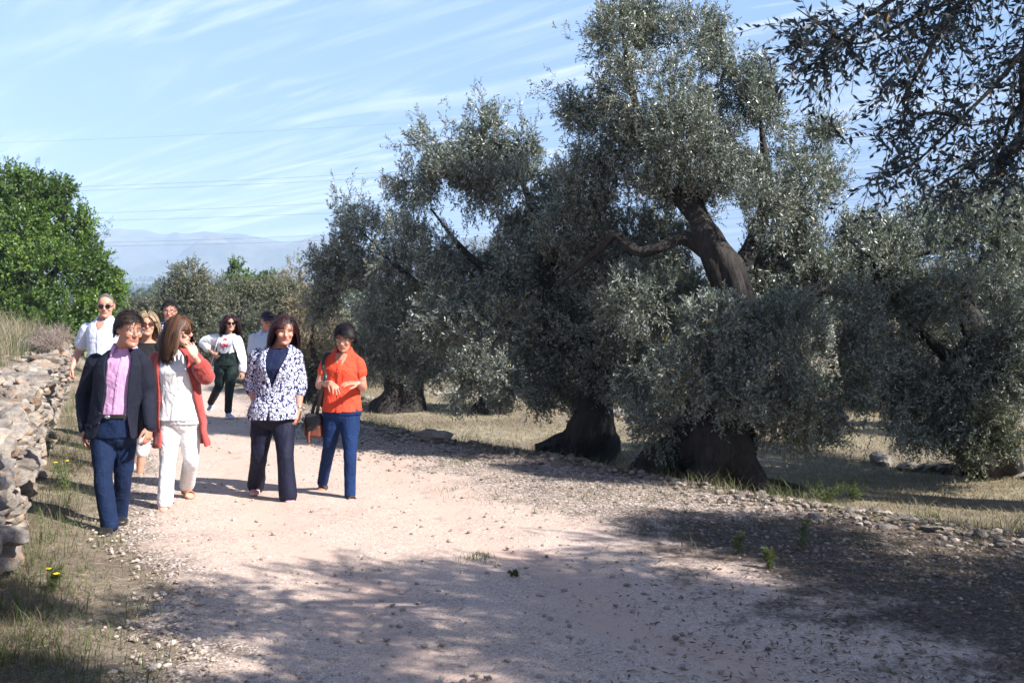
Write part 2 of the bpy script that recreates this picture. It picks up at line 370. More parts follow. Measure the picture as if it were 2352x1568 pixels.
ad = nt_.nodes.new('ShaderNodeMath'); ad.operation = 'ADD'; nt_.links.new(vg, ad.inputs[0]); nt_.links.new(mapr(nt_, nn, 0.3, 0.7, -0.55, 0.45), ad.inputs[1])
c = mixrgb(nt_, mapr(nt_, ad.outputs[0], 0.2, 0.8), sand, grav)
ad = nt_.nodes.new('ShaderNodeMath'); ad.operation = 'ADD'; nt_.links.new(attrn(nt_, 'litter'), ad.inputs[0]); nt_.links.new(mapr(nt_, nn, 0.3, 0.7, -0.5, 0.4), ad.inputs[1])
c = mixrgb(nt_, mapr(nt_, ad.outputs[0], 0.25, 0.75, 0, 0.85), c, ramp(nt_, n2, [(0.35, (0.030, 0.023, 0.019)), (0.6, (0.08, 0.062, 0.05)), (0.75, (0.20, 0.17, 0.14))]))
nt_.links.new(c, b.inputs['Base Color']); b.inputs['Roughness'].default_value = 1.0; b.inputs['Specular IOR Level'].default_value = 0.15
pb = bump(nt_, b, n2, 0.5, 0.012); pb = bump(nt_, b, v4, -0.9, 0.012, pb); bump(nt_, b, v2, -0.8, 0.015, pb)
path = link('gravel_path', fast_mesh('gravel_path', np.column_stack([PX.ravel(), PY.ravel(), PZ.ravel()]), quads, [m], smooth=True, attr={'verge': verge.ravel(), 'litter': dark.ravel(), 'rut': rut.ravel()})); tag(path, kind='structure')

# hills beyond the plain
RIDU = [-900, -200, 0, 150, 265, 320, 370, 430, 470, 560, 600, 640, 690, 735, 900, 1300, 2000, 2700]
RIDV = [590, 560, 545, 535, 527, 533, 541, 538, 532, 545, 553, 557, 560, 562, 560, 575, 590, 600]
hu = np.linspace(-900, 2700, 520); hy = np.linspace(2300, 4600, 130)
HU, HY = np.meshgrid(hu, hy); HX = (HU - U0) / F * HY
rv = np.interp(HU, RIDU, RIDV)
peak = (V0 - rv) / F * 3700
pp = np.column_stack([HX.ravel() / 300, HY.ravel() / 300])
n = fbm(pp, 41, 6).reshape(HX.shape); n2h = np.abs(fbm(pp * 0.8 + 7, 45, 5)).reshape(HX.shape)
t = sstep(2500, 3700, HY + n * 500); base = np.interp(HY, FARY, FARZ)
HZ = CH + base * (1 - t) + peak * t + (n * 80 - n2h * 90 + 12) * np.sin(np.pi * np.clip((HY - 2450) / 1250, 0, 1)) - sstep(3700, 4600, HY) * peak * 0.5 - 6 * (HY < 2420)
idx = np.arange(HX.size).reshape(HX.shape)
quads = np.stack([idx[:-1, :-1], idx[:-1, 1:], idx[1:, 1:], idx[1:, :-1]], -1).reshape(-1, 4)
m, nt_, b = newmat('hill_scrub')
pos = nt_.nodes.new('ShaderNodeTexCoord').outputs['Object']
n1 = noise(nt_, 0.006, 8, 0.65, vec=pos); n2 = noise(nt_, 0.02, 6, 0.7, vec=pos)
c = ramp(nt_, n1, [(0.35, (0.05, 0.065, 0.035)), (0.52, (0.085, 0.09, 0.055)), (0.6, (0.17, 0.155, 0.125)), (0.7, (0.09, 0.09, 0.055))])
c = mixrgb(nt_, mapr(nt_, n2, 0.5, 0.65, 0, 0.6), c, (0.06, 0.075, 0.04))
nt_.links.new(c, b.inputs['Base Color']); b.inputs['Roughness'].default_value = 1
hills = link('hills', fast_mesh('hills', np.column_stack([HX.ravel(), HY.ravel(), HZ.ravel()]), quads, [m], smooth=True)); tag(hills, kind='structure')

# ------------------------------------------------------------------ leaves, twigs, trees
def leaf_arrays(base, d, nrml, ln, wd):
    side = nrm(np.cross(d, nrml))
    mid = base + d * (ln * 0.45)[:, None]
    V = np.stack([base, mid + side * (wd * 0.5)[:, None], base + d * ln[:, None], mid - side * (wd * 0.5)[:, None]], 1)
    return V.reshape(-1, 3)
def twigs(rng, base, d, L, per, leaf_len, leaf_w, droop, stem_r=0.0025, tint0=None, angle=0.85):
    """leafy twigs: returns leaf verts, tint, stem verts (3-sided), for each base point"""
    n = len(base)
    t = (np.arange(per) + 0.6) / per
    T = t[None, :] + rng.uniform(-.5, .5, (n, per)) / per
    T = np.clip(T, 0.03, 1)
    g = np.array([0, 0, -1.0])
    pos = base[:, None] + d[:, None] * (L[:, None] * T)[..., None] + g * (droop[:, None] * L[:, None] * T ** 2)[..., None]
    tan = nrm(d[:, None] + g * (2 * droop[:, None] * T)[..., None])
    rv = rng.normal(size=(n, per, 3)); rv = nrm(rv - tan * np.sum(rv * tan, -1, keepdims=True))
    ld = nrm(tan * 0.75 + rv * angle)
    nm = nrm(rng.normal(size=(n, per, 3)) + np.array([0, 0, 0.5]))
    ln = leaf_len * rng.uniform(0.65, 1.2, (n, per)) * (1 - 0.25 * T); wd = leaf_w * rng.uniform(0.75, 1.2, (n, per))
    LV = leaf_arrays(pos.reshape(-1, 3), ld.reshape(-1, 3), nm.reshape(-1, 3), ln.ravel(), wd.ravel())
    if tint0 is None: tint0 = rng.uniform(0.25, 0.75, n)
    tint = np.clip(tint0[:, None] + rng.normal(0, 0.16, (n, per)), 0, 1).ravel()
    tt = np.array([0, 0.5, 1.0])
    sp = base[:, None] + d[:, None] * (L[:, None] * tt)[..., None] + g * (droop[:, None] * L[:, None] * tt ** 2)[..., None]
    a = nrm(np.cross(d, rng.normal(size=(n, 3)))); bb = np.cross(d, a)
    rr = stem_r * np.array([1.0, .75, .4])
    ring = [sp + (a * math.cos(k * 2.0944) + bb * math.sin(k * 2.0944))[:, None] * rr[None, :, None] for k in range(3)]
    SV = np.stack(ring, 2).reshape(-1, 3)          # n,3(levels),3(sides)
    o = (np.arange(n) * 9)[:, None, None]
    f = []
    for lv in (0, 1):
        for k in range(3):
            f.append([lv * 3 + k, lv * 3 + (k + 1) % 3, lv * 3 + 3 + (k + 1) % 3, lv * 3 + 3 + k])
    SF = (o + np.array(f)[None]).reshape(-1, 4)
    return LV, np.repeat(tint, 4), SV, SF
def crown_mesh(name, parts, leaf, twig):
    V = []; Fq = []; T = []; MI = []; n = 0
    for LV, tint, SV, SF in parts:
        k = len(LV)
        V.append(LV); Fq.append(np.arange(k).reshape(-1, 4) + n); T.append(tint); MI.append(np.zeros(k // 4, int)); n += k
        V.append(SV); Fq.append(SF + n); T.append(np.full(len(SV), .5)); MI.append(np.ones(len(SF), int)); n += len(SV)
    return fast_mesh(name, np.vstack(V), np.vstack(Fq), [leaf, twig], np.concatenate(MI), attr={'tint': np.concatenate(T)})
def lobes_to_twigs(rng, lobes, lai, leaf_len=0.06, leaf_w=0.014, per=22, L=0.30, up=0.6, droop=0.15, gap=0.42, gscale=2.2, shell=0.5, stem=0.0025, seed=0, down_sides=0.35):
    """lobes: (center, radii). Leafy twigs fill each ellipsoid, thinned by a noise field so that gaps stay open."""
    la = 0.5 * leaf_len * leaf_w * 0.9; parts = []
    for c, r in lobes:
        c = np.asarray(c, float); r = np.asarray(r, float)
        area = np.pi * r[2] * 0.5 * (r[0] + r[1])
        nt = max(6, int(lai * area / (0.5 * la) / per / (1 - gap * 0.75)))
        dirs = nrm(rng.normal(size=(nt, 3))); rr = rng.uniform(shell, 1.0, nt) ** 0.75
        rr *= 1 + 0.30 * (vnoise(dirs * 2.6 + c, seed + 5) - 0.5) * 2
        b = c + dirs * r * rr[:, None]
        keep = vnoise(b * gscale, seed + 9) + 0.25 * (vnoise(b * gscale * 3, seed + 10) - .5) > gap
        b = b[keep]; dirs = dirs[keep]; rr = rr[keep]; k = len(b)
        if k < 2: continue
        upw = up * np.clip(dirs[:, 2] + 0.35, 0, 1) - down_sides * np.clip(0.15 - dirs[:, 2], 0, 1)
        d = nrm(dirs * 0.8 + np.array([0, 0, 1.0]) * upw[:, None] + rng.normal(0, 0.42, (k, 3)))
        LL = L * rng.uniform(0.55, 1.35, k)
        b = b - d * LL[:, None] * 0.6
        t0 = np.clip(0.5 + 0.9 * (vnoise(b * 1.7, seed + 20) - 0.5) + rng.normal(0, 0.08, k), 0.05, 0.92)
        parts.append(twigs(rng, b, d, LL, per, leaf_len, leaf_w, droop * rng.uniform(0.3, 1.8, k) * (1 - 0.6 * np.clip(dirs[:, 2], 0, 1)), stem, t0))
    return parts
def gnarled(mb, pts, r, seed, n=30, m=8, amp=0.26):
    p, rr = spline(pts, r, m)
    t = nrm(np.gradient(p, axis=0)); upv = np.array([0.3, 0.9, 0.1]); A = np.tile(upv, (len(p), 1)); A = nrm(A - t * np.sum(A * t, 1, keepdims=True)); B = np.cross(t, A)
    th = np.linspace(0, 2 * np.pi, n, endpoint=False)
    ca, sa = np.cos(th), np.sin(th)
    ringd = ca[None, :, None] * A[:, None] + sa[None, :, None] * B[:, None]
    q = np.concatenate([np.repeat(p[:, None], n, 1) * 1.4 + ringd * 1.1], -1).reshape(-1, 3)
    k = 1 + amp * 2.2 * fbm(q * 1.3, seed, 4).reshape(len(p), n) + amp * 0.42 * np.sin(th * 5 + np.linspace(0, 5, len(p))[:, None] + seed) + amp * 0.22 * np.abs(np.sin(th * 4.5 - np.linspace(0, 7, len(p))[:, None]))
    mb.loft(p[:, None] + ringd * (rr[:, None] * k)[..., None])
def LB(u, v, Y, ru, rv, ry=None):                     # a crown lobe from where it shows and how deep it is
    c = P(u, v, Y); k = Y / F
    return (c, np.array([ru * k, (ry if ry else (ru + rv) * 0.5 * k), rv * k]))
def build_tree(name, base, label, cat, group, trunk_specs, crown_parts, leaf, twig=None, limb_specs=()):
    root = empty(name, base, label, cat, group); bs = np.asarray(base, float)
    mb = MB()
    for i, (pts, r) in enumerate(trunk_specs): gnarled(mb, pts, r, 30 + i)
    if trunk_specs: link('trunk', mb.mesh('trunk', [M_BARK], org=bs), root)
    for i, (pts, r) in enumerate(limb_specs):
        mb = MB(); gnarled(mb, pts, r, 60 + i, n=14, m=9, amp=0.30); link('limb', mb.mesh('limb', [M_BARK], org=bs), root)
    me = crown_mesh('crown', crown_parts, leaf, twig or M_TWIG)
    me.transform(Matrix.Translation(Vector([-float(a) for a in bs])))
    link('crown', me, root); return root
def on_ground(u, v, z=-0.2):
    p = G(u, v, z); p[2] = gz1(p[0], p[1]); return p

# ------------------------------------------------------------------ olive trees
def bp(u, v, z=-0.2): return on_ground(u, v, z)
def up_pts(base, *uvY): return [np.asarray(base) + np.array([0, 0, -0.1])] + [P(*q) for q in uvY]

# the big old tree on the right of the path: one heavy trunk leaning, long limbs
rA = np.random.default_rng(101)
bA = bp(1640, 1085)
lobA = [LB(*a) for a in [
    (1425, 95, 11.2, 85, 110), (1480, 20, 11.3, 60, 80), (1345, 470, 11.5, 70, 60), (1500, 640, 11.3, 110, 60), (1545, 505, 11.7, 95, 50), (1450, 530, 11.9, 80, 60), (1500, 220, 11, 140, 130), (1570, 110, 11, 75, 100), (1390, 320, 11.2, 95, 110), (1590, 330, 10.6, 150, 130),
    (1700, 290, 11, 120, 125), (1735, 195, 11.2, 55, 75), (1640, 170, 11.2, 60, 90), (1850, 430, 11.2, 100, 100), (1790, 370, 11, 90, 95), (1890, 300, 11.4, 45, 50), (1700, 470, 10.4, 140, 95), (1560, 430, 10.6, 110, 85),
    (1470, 470, 11.2, 95, 85), (1880, 560, 11.3, 100, 90), (1790, 600, 11.6, 90, 90), (1350, 420, 11.4, 75, 90), (1460, 690, 10.9, 110, 100, .7), (1560, 700, 11.2, 110, 100, .6), (1645, 745, 9.7, 78, 85), (1600, 850, 9.8, 105, 90),
    (1540, 960, 10.3, 110, 80), (1700, 900, 9.7, 80, 95), (1800, 800, 10.2, 115, 150), (1820, 950, 10.1, 110, 85), (1930, 860, 10.3, 115, 140), (1930, 720, 10.6, 115, 110), (1330, 560, 11.6, 110, 90), (1420, 620, 11.8, 110, 90), (1500, 830, 11.4, 110, 110), (1320, 250, 11.3, 45, 50), (1560, 560, 11.4, 90, 60), (1740, 600, 11.2, 70, 80), (2020, 620, 11.2, 90, 110), (1860, 640, 11, 90, 90), (1640, 60, 11.2, 35, 45),
    (1990, 970, 10.2, 110, 70), (1760, 700, 11.4, 80, 110), (1470, 860, 10.9, 75, 90), (1870, 1000, 10.2, 60, 45), (1640, 980, 10.8, 100, 70)]]
pA = lobes_to_twigs(rA, lobA, 2.0, seed=1, up=1.0, gap=.43)
# a few long shoots standing out of the silhouette
def shoots(rng, specs, n=22, **k):
    ps = []
    for u, v, Y, du, dv in specs:
        c = P(u, v, Y); e = P(u + du, v + dv, Y); ln = np.linalg.norm(e - c)
        m = max(5, int(ln / 0.035)); t = rng.uniform(0, 1, m); b = c + (e - c) * t[:, None] + rng.normal(0, 0.05, (m, 3))
        d = nrm(nrm(e - c) + rng.normal(0, 0.35, (m, 3)))
        ps.append(twigs(rng, b, d, rng.uniform(.1, .24, m), 12, 0.06, 0.014, np.full(m, .05), 0.002))
    return ps
pA += shoots(rA, [(1330, 80, 11.2, -35, -20), (1310, 190, 11.2, -60, 15), (1330, 240, 11.2, -90, -30), (1400, 0, 11.2, -10, -60), (1610, 70, 11, 10, -55), (1660, 120, 11, 20, -60), (1745, 140, 11, -5, -40), (1900, 330, 11.3, 60, -60), (1930, 380, 11.3, 40, -30), (1860, 260, 11.3, 30, -60)])
build_tree('olive_tree', bA, 'ancient olive tree with heavy leaning trunk and tallest silvery crown beside the path', 'tree', 'olive trees of the grove',
    [(up_pts(bA, (1650, 1040, 10.2), (1640, 960, 10.3), (1665, 860, 10.4), (1690, 740, 10.4), (1672, 640, 10.4), (1628, 560, 10.4), (1600, 480, 10.6), (1560, 330, 10.8)), [0.46, .35, .27, .22, .19, .175, .14, .09, .04]),
     ([P(1765, 1125, 9.8), P(1722, 1085, 9.95), P(1690, 1040, 10.0), P(1668, 970, 10.15), P(1655, 900, 10.3)], [.05, .12, .16, .18, .15]),
     ([P(1600, 1125, 9.8), P(1625, 1085, 9.95), P(1645, 1030, 10.1), P(1655, 940, 10.25)], [.06, .14, .16, .14]),
     ([P(1440, 1095, 10.6), P(1500, 1060, 10.5), P(1565, 1025, 10.4), P(1625, 970, 10.35), P(1655, 880, 10.4)], [.08, .16, .2, .2, .16])],
    pA, M_LEAF_SILVER, limb_specs=[
     ([P(1640, 575, 10.4), P(1570, 548, 10.5), P(1515, 568, 10.45), P(1470, 578, 10.5), P(1435, 556, 10.6), P(1412, 538, 10.6), P(1385, 566, 10.7), P(1330, 612, 10.9), P(1280, 655, 11.1)], [.12, .066, .055, .05, .054, .048, .04, .03, .015]),
     ([P(1690, 760, 10.5), P(1770, 740, 10.7), P(1850, 690, 10.9), P(1950, 635, 11.1), P(2070, 590, 11.3), P(2200, 560, 11.4)], [.15, .13, .11, .09, .06, .03]),
     ([P(1670, 650, 10.4), P(1730, 560, 10.7), P(1760, 430, 11), P(1745, 260, 11.1)], [.13, .09, .06, .02]),
     ([P(1600, 500, 10.6), P(1510, 380, 10.9), P(1450, 200, 11.1), P(1430, 60, 11.2)], [.09, .06, .035, .015])])

# its twin trunk to the left, whose crown spreads over to the left
rB = np.random.default_rng(102)
bB = bp(1350, 1035)
lobB = [LB(*a) for a in [
    (1115, 300, 13, 60, 75), (1110, 370, 13, 80, 80), (1010, 340, 13, 75, 70), (950, 410, 13.2, 75, 70), (1060, 430, 12.6, 110, 95), (1205, 330, 13, 42, 60), (1190, 450, 12.6, 105, 95),
    (1300, 440, 12.4, 70, 90), (800, 480, 14, 55, 50), (850, 560, 13.6, 95, 90), (760, 600, 14, 55, 55), (790, 650, 14, 70, 60), (950, 590, 12.8, 130, 105), (1110, 590, 12.2, 135, 110),
    (1240, 620, 12.2, 90, 105), (900, 720, 13.4, 85, 85), (1020, 720, 12.2, 115, 100), (1140, 750, 11.8, 115, 95), (1100, 850, 11.4, 100, 60), (1215, 850, 12, 75, 75),
    (1330, 740, 11.9, 85, 100), (1290, 530, 12.1, 80, 80), (970, 820, 13.6, 70, 65), (1400, 830, 11.6, 75, 85), (1395, 680, 12, 70, 90), (1060, 900, 11.5, 50, 40), (1150, 880, 11.4, 60, 50), (1240, 740, 12.6, 100, 110), (1330, 860, 12.8, 80, 90), (1060, 660, 13, 140, 110), (870, 800, 13.8, 80, 60), (1200, 560, 12.8, 110, 90), (1310, 650, 12.8, 90, 100), (740, 700, 14.2, 45, 45), (1230, 900, 12.6, 60, 50)]]
pB = lobes_to_twigs(rB, lobB, 2.2, leaf_len=.066, leaf_w=.0165, seed=2, per=20, up=1.0, gap=.41)
pB += shoots(rB, [(1120, 260, 13, -20, -45), (1090, 260, 13, 10, -40), (1145, 280, 13, 15, -40), (1205, 290, 13, -5, -30), (1230, 310, 13, 5, -40), (970, 290, 13, -15, -35), (925, 350, 13, -30, -20), (905, 400, 13, -15, 15), (1020, 290, 13, 5, -40), (770, 460, 14, -10, -40), (820, 450, 14, 10, -25), (735, 590, 14, -20, 5), (730, 640, 14, -25, 10)])
build_tree('olive_tree', bB, 'olive tree with slim black trunk left of the ancient one and wide dark crown', 'tree', 'olive trees of the grove',
    [(up_pts(bB, (1355, 1000, 11.9), (1368, 930, 12), (1365, 860, 12), (1320, 790, 12), (1275, 720, 12.1), (1265, 640, 12.2), (1240, 520, 12.4), (1190, 400, 12.8)), [.40, .27, .20, .19, .17, .13, .11, .07, .02]),
     ([P(1230, 1032, 11.9), P(1290, 1020, 11.9), P(1340, 1000, 11.95), P(1362, 950, 12)], [.06, .12, .18, .17])],
    pB, M_LEAF_SILVER, limb_specs=[
     ([P(1275, 730, 12.1), P(1190, 660, 12.2), P(1080, 590, 12.4), P(990, 480, 12.8)], [.10, .06, .04, .012]),
     ([P(1330, 800, 12), P(1210, 760, 12), P(1080, 720, 12.3), P(920, 620, 13), P(840, 540, 13.5)], [.10, .06, .04, .025, .01])])

# the tree at the right edge
rE = np.random.default_rng(103)
bE = bp(2275, 1075)
lobE = [LB(*a) for a in [
    (2100, 600, 11.4, 140, 105), (2250, 560, 11.6, 130, 120), (2060, 740, 11.2, 110, 110), (2230, 750, 11.2, 130, 130), (2120, 880, 10.9, 110, 95), (2340, 650, 11.8, 120, 120), (2310, 470, 12, 100, 80), (2160, 480, 12, 90, 70),
    (2400, 540, 12, 110, 110), (2350, 860, 11, 100, 105), (2200, 980, 10.6, 55, 55), (2210, 890, 10.8, 60, 70), (2450, 780, 11.5, 120, 120), (2010, 640, 11.6, 80, 80), (2130, 990, 10.7, 90, 60), (2280, 860, 10.9, 110, 90), (2030, 860, 10.9, 100, 110), (2200, 690, 10.7, 110, 90), (2010, 560, 11.4, 70, 70), (2300, 760, 10.8, 90, 90), (2440, 430, 12.5, 80, 80), (1975, 540, 11.7, 60, 60)]]
pE = lobes_to_twigs(rE, lobE, 2.2, leaf_len=.064, leaf_w=.0155, seed=3)
pE += shoots(rE, [(2210, 420, 12, 5, -50), (2330, 400, 12, 10, -50), (2260, 440, 12, -15, -55), (2120, 430, 12, -10, -40), (2060, 540, 11.6, -25, -40), (2230, 1000, 10.4, 15, 60)])
build_tree('olive_tree', bE, 'silvery olive tree at the right edge with its trunk half hidden by shoots', 'tree', 'olive trees of the grove',
    [(up_pts(bE, (2265, 1010, 11), (2250, 930, 11), (2262, 850, 11.1), (2230, 740, 11.3), (2190, 620, 11.5)), [.36, .26, .21, .19, .12, .04])],
    pE, M_LEAF_SILVER, limb_specs=[([P(2262, 860, 11.1), P(2310, 800, 11.2), P(2390, 700, 11.5), P(2450, 560, 11.9)], [.13, .1, .06, .02]), ([P(2245, 880, 11.1), P(2180, 820, 11.1), P(2090, 740, 11.2)], [.1, .07, .02])])

# green suckers at the foot of that tree
rS = np.random.default_rng(104)
bS = bp(2270, 1085)
build_tree('olive_sucker_bush', bS, 'greener bush of young olive shoots low by the trunk at the right edge', 'bush', None, [],
    lobes_to_twigs(rS, [LB(2255, 960, 10.5, 65, 75), LB(2295, 1010, 10.45, 60, 75), LB(2235, 1045, 10.4, 55, 50)], 1.6, leaf_len=.055, leaf_w=.013, seed=4, up=1.2), M_LEAF_FAR)

# middle-distance trees: own crown each
def far_tree(seed, u, vbase, Y, label, cu, cv, ru, rv, leaf=M_LEAF_FAR, lf=(.085, .026), lai=1.7, n=7, gap=0.40, trunk=0.17, group='olive trees further back in the grove', name='olive_tree', twig=None, up=.5, lobes=None):
    r_ = np.random.default_rng(seed); b_ = P(u, 0, Y); b_[2] = gz1(b_[0], b_[1]); k = Y / F
    lob = []
    if lobes: lob = [LB(a[0], a[1], Y + a[4] if len(a) > 4 else Y, a[2], a[3]) for a in lobes]
    else:
        c0 = P(cu, cv, Y)
        for i in range(n):
            a = 2 * np.pi * i / n + r_.uniform(-.3, .3); q = r_.uniform(.35, .7)
            lob.append((c0 + np.array([np.cos(a) * ru * k * q, r_.uniform(-.6, .6) * ru * k, np.sin(a) * rv * k * q]), np.array([ru, ru, rv]) * k * r_.uniform(.38, .6)))
    pr = lobes_to_twigs(r_, lob, lai, leaf_len=lf[0], leaf_w=lf[1], per=16, L=.36, seed=seed, gap=gap, gscale=1.5, up=up)
    c = P(cu, cv, Y); h = c[2] - b_[2]
    tr = [([b_ - np.array([0, 0, .1]), b_ + np.array([.08, 0, h * .3]), b_ + (c - b_) * .65 + np.array([-.1, 0, 0]), c + np.array([0, 0, rv * k * .3])], [trunk * 1.5, trunk, trunk * .7, .04])]
    return build_tree(name, b_, label, 'tree', group, tr, pr, leaf, twig)
far_tree(201, 915, 890, 19.0, 'small dark olive tree with fat black trunk behind the woman in orange', 920, 770, 150, 110, trunk=.34, leaf=M_LEAF_SILVER)
far_tree(202, 1128, 900, 18.6, 'low olive tree drooping over the white stone row', 1130, 800, 150, 110, trunk=.22, leaf=M_LEAF_SILVER)
far_tree(203, 850, 840, 25, 'olive tree with forked black trunk further back beyond the straw', 810, 740, 110, 110, trunk=.24)
far_tree(204, 718, 860, 21, 'olive tree with black stem between the two women in front', 735, 760, 105, 100, trunk=.16)
far_tree(205, 740, 850, 19.8, 'half dry twiggy tree with bare pale branches by the orange shirt', 725, 740, 75, 95, leaf=M_LEAF_DRY, lai=.55, trunk=.07, name='dry_tree', twig=M_TWIG_DRY, lf=(.06, .02), group='half dry trees')
far_tree(206, 432, 800, 27, 'round grey olive tree with a dome crown behind the man with glasses', 436, 700, 75, 105, lobes=[(432, 640, 48, 45), (400, 690, 45, 55), (465, 690, 50, 60), (430, 720, 60, 60), (410, 760, 60, 60), (480, 760, 60, 60), (450, 800, 70, 50)])
far_tree(207, 560, 800, 29, 'pale olive tree crown over the woman in white', 560, 720, 90, 90, lobes=[(540, 670, 60, 38), (600, 680, 60, 42), (500, 700, 50, 50), (560, 730, 80, 60), (620, 740, 70, 60), (540, 790, 80, 60)])
far_tree(208, 640, 800, 26, 'broad grey olive tree behind the man in the cap', 650, 720, 90, 90, lobes=[(640, 670, 55, 42), (700, 690, 60, 50), (650, 730, 80, 65), (720, 750, 70, 65), (680, 800, 80, 60), (600, 800, 70, 60)])
far_tree(209, 340, 800, 32, 'low grey olive tree beside the bright green tree', 330, 750, 60, 65, lobes=[(310, 715, 40, 35), (350, 720, 45, 45), (330, 760, 60, 50), (380, 760, 50, 50), (290, 750, 40, 50)])
far_tree(210, 545, 760, 34, 'bright green small tree top rising over the grey olives', 545, 640, 22, 40, leaf=M_LEAF_GREEN, lobes=[(545, 612, 20, 24), (530, 640, 26, 22), (565, 640, 22, 20), (545, 670, 30, 30)], group='green trees over the olives', name='carob_tree', lf=(.10, .045))
far_tree(211, 602, 760, 34.5, 'second bright green tree top nearer the power cables', 600, 645, 22, 40, leaf=M_LEAF_GREEN, lobes=[(600, 618, 20, 22), (620, 640, 24, 22), (590, 650, 26, 25), (605, 680, 30, 30)], group='green trees over the olives', name='carob_tree', lf=(.10, .045))
far_tree(212, 690, 740, 33, 'sparse brownish tree with thin upright twigs near the hills', 690, 640, 40, 60, leaf=M_LEAF_DRY, lai=.5, lobes=[(680, 620, 35, 40), (660, 650, 35, 40), (715, 640, 35, 40), (690, 690, 50, 40)], group='half dry trees', name='dry_tree', twig=M_TWIG_DRY, up=1.2)
far_tree(213, 1480, 900, 22, 'olive tree seen dimly between the two black trunks', 1480, 760, 190, 130, trunk=.2, leaf=M_LEAF_SILVER)
far_tree(214, 1960, 900, 20, 'olive tree behind the gap right of the ancient trunk', 1950, 760, 200, 140, trunk=.22, leaf=M_LEAF_SILVER)
far_tree(215, 2200, 900, 24, 'olive tree far behind the right edge tree', 2240, 720, 180, 140, trunk=.22, leaf=M_LEAF_SILVER)
far_tree(216, 1270, 880, 26, 'distant olive tree behind the slim black trunk', 1270, 790, 160, 90, trunk=.22)
far_tree(217, 2440, 1000, 15, 'olive tree at the far right beyond the stones', 2440, 780, 140, 200, trunk=.25, leaf=M_LEAF_SILVER)
far_tree(218, 1040, 850, 30, 'distant olive tree behind the dark drooping one', 1020, 790, 140, 80, trunk=.2)

far_tree(219, 250, 740, 38, 'bushy olive tree closing the far end of the path', 250, 730, 70, 50, trunk=.1)
far_tree(220, 180, 760, 33, 'low olive tree behind the bald man', 190, 745, 60, 45, trunk=.1)
# bright green tree on the left
rG = np.random.default_rng(110)
bG = P(60, 0, 27); bG[2] = gz1(bG[0], bG[1])
lobG = [LB(a[0], a[1], a[2] * 1.42, a[3], a[4]) for a in [(15, 430, 19, 60, 65), (70, 440, 19, 50, 55), (-50, 460, 19, 70, 80), (110, 500, 19, 60, 60), (50, 540, 18.6, 85, 80), (150, 560, 19, 55, 55), (190, 510, 19, 26, 45), (-40, 600, 18.6, 90, 100), (110, 620, 18.2, 85, 75),
    (200, 590, 19, 45, 50), (215, 650, 19, 55, 50), (30, 660, 18.2, 90, 75), (160, 690, 18.4, 80, 55), (90, 730, 18.2, 90, 50), (-60, 720, 18.4, 90, 70), (235, 690, 19, 40, 40), (250, 620, 19, 30, 40), (255, 665, 19, 35, 40), (140, 440, 19, 35, 40), (225, 740, 18.8, 50, 40), (120, 760, 18, 80, 40), (190, 745, 18.6, 70, 45), (15, 740, 18, 80, 50)]]
pG = lobes_to_twigs(rG, lobG, 3.0, leaf_len=.115, leaf_w=.052, per=14, L=.46, up=.7, gap=.33, gscale=1.6, seed=6)
pG += [q for q in shoots(rG, [(u_, v_, Y_ * 1.42, a_, b_) for u_, v_, Y_, a_, b_ in [(35, 400, 19, 0, -40), (20, 400, 19, -10, -30), (80, 410, 19, 8, -40), (120, 450, 19, 8, -30), (190, 490, 19, 0, -35), (220, 560, 19, 25, -25), (240, 600, 19, 25, -20), (250, 640, 19, 30, -8), (240, 530, 19, 15, -25)]])]
build_tree('carob_tree', bG, 'big bright green leafy tree on the bank behind the stone wall', 'tree', None,
    [(up_pts(bG, (60, 720, 27), (50, 620, 27), (40, 500, 27)), [.25, .2, .13, .04])], pG, M_LEAF_GREEN,
    limb_specs=[([P(55, 700, 27), P(130, 620, 27), P(200, 560, 27)], [.12, .07, .02]), ([P(55, 660, 27), P(-30, 560, 27), P(-60, 470, 27)], [.12, .07, .02])])

# the tree beside the camera: its trunk stands right of the view, its crown shades the foreground, one spray hangs into view
rF = np.random.default_rng(120)
bF = np.array([5.6, 2.4, 0.0]); bF[2] = gz1(bF[0], bF[1])
lobF = []
for (x, y, z, rx, ry, rz) in [(4.6, 3.3, 3.9, 1.3, 1.2, .8), (5.8, 2.2, 4.4, 1.4, 1.3, .9), (3.3, 3.6, 3.9, .95, .8, .5), (2.3, 3.0, 3.9, .8, .7, .4), (6.9, 3.2, 3.7, 1.3, 1.2, .9), (7.9, 3.9, 3.2, 1.2, 1.0, .9), (5.9, 4.5, 4.1, 1.0, .8, .7),
                              (4.0, 2.0, 4.1, 1.1, 1.0, .6), (7.6, 2.2, 4.2, 1.3, 1.3, .9), (9.0, 3.4, 3.8, 1.2, 1.2, .9), (3.0, 2.2, 3.9, .8, .8, .4), (6.6, 4.9, 4.5, .9, .6, .6), (8.4, 5.0, 3.9, 1.0, .8, .7), (1.5, 2.9, 4.0, .7, .7, .35), (.7, 3.3, 4.2, .6, .6, .3), (-.2, 2.9, 4.3, .6, .6, .3), (-1.0, 2.5, 4.3, .6, .6, .3), (2.4, 1.9, 4.0, .7, .6, .3), (9.6, 2.0, 4.0, 1.2, 1.2, .9), (4.9, 1.0, 4.0, 1.2, .9, .7), (6.5, .8, 4.1, 1.2, .9, .7)]:
    lobF.append((np.array([x, y, z]), np.array([rx, ry, rz])))
pF = lobes_to_twigs(rF, [q for q in lobF if q[0][0] > 4.5], 2.3, leaf_len=.058, leaf_w=.0145, seed=7, gap=.42, gscale=1.2, shell=.2)
pF += lobes_to_twigs(rF, [q for q in lobF if q[0][0] <= 4.5], 1.35, leaf_len=.058, leaf_w=.0145, seed=7, gap=.50, gscale=1.7, shell=.2)
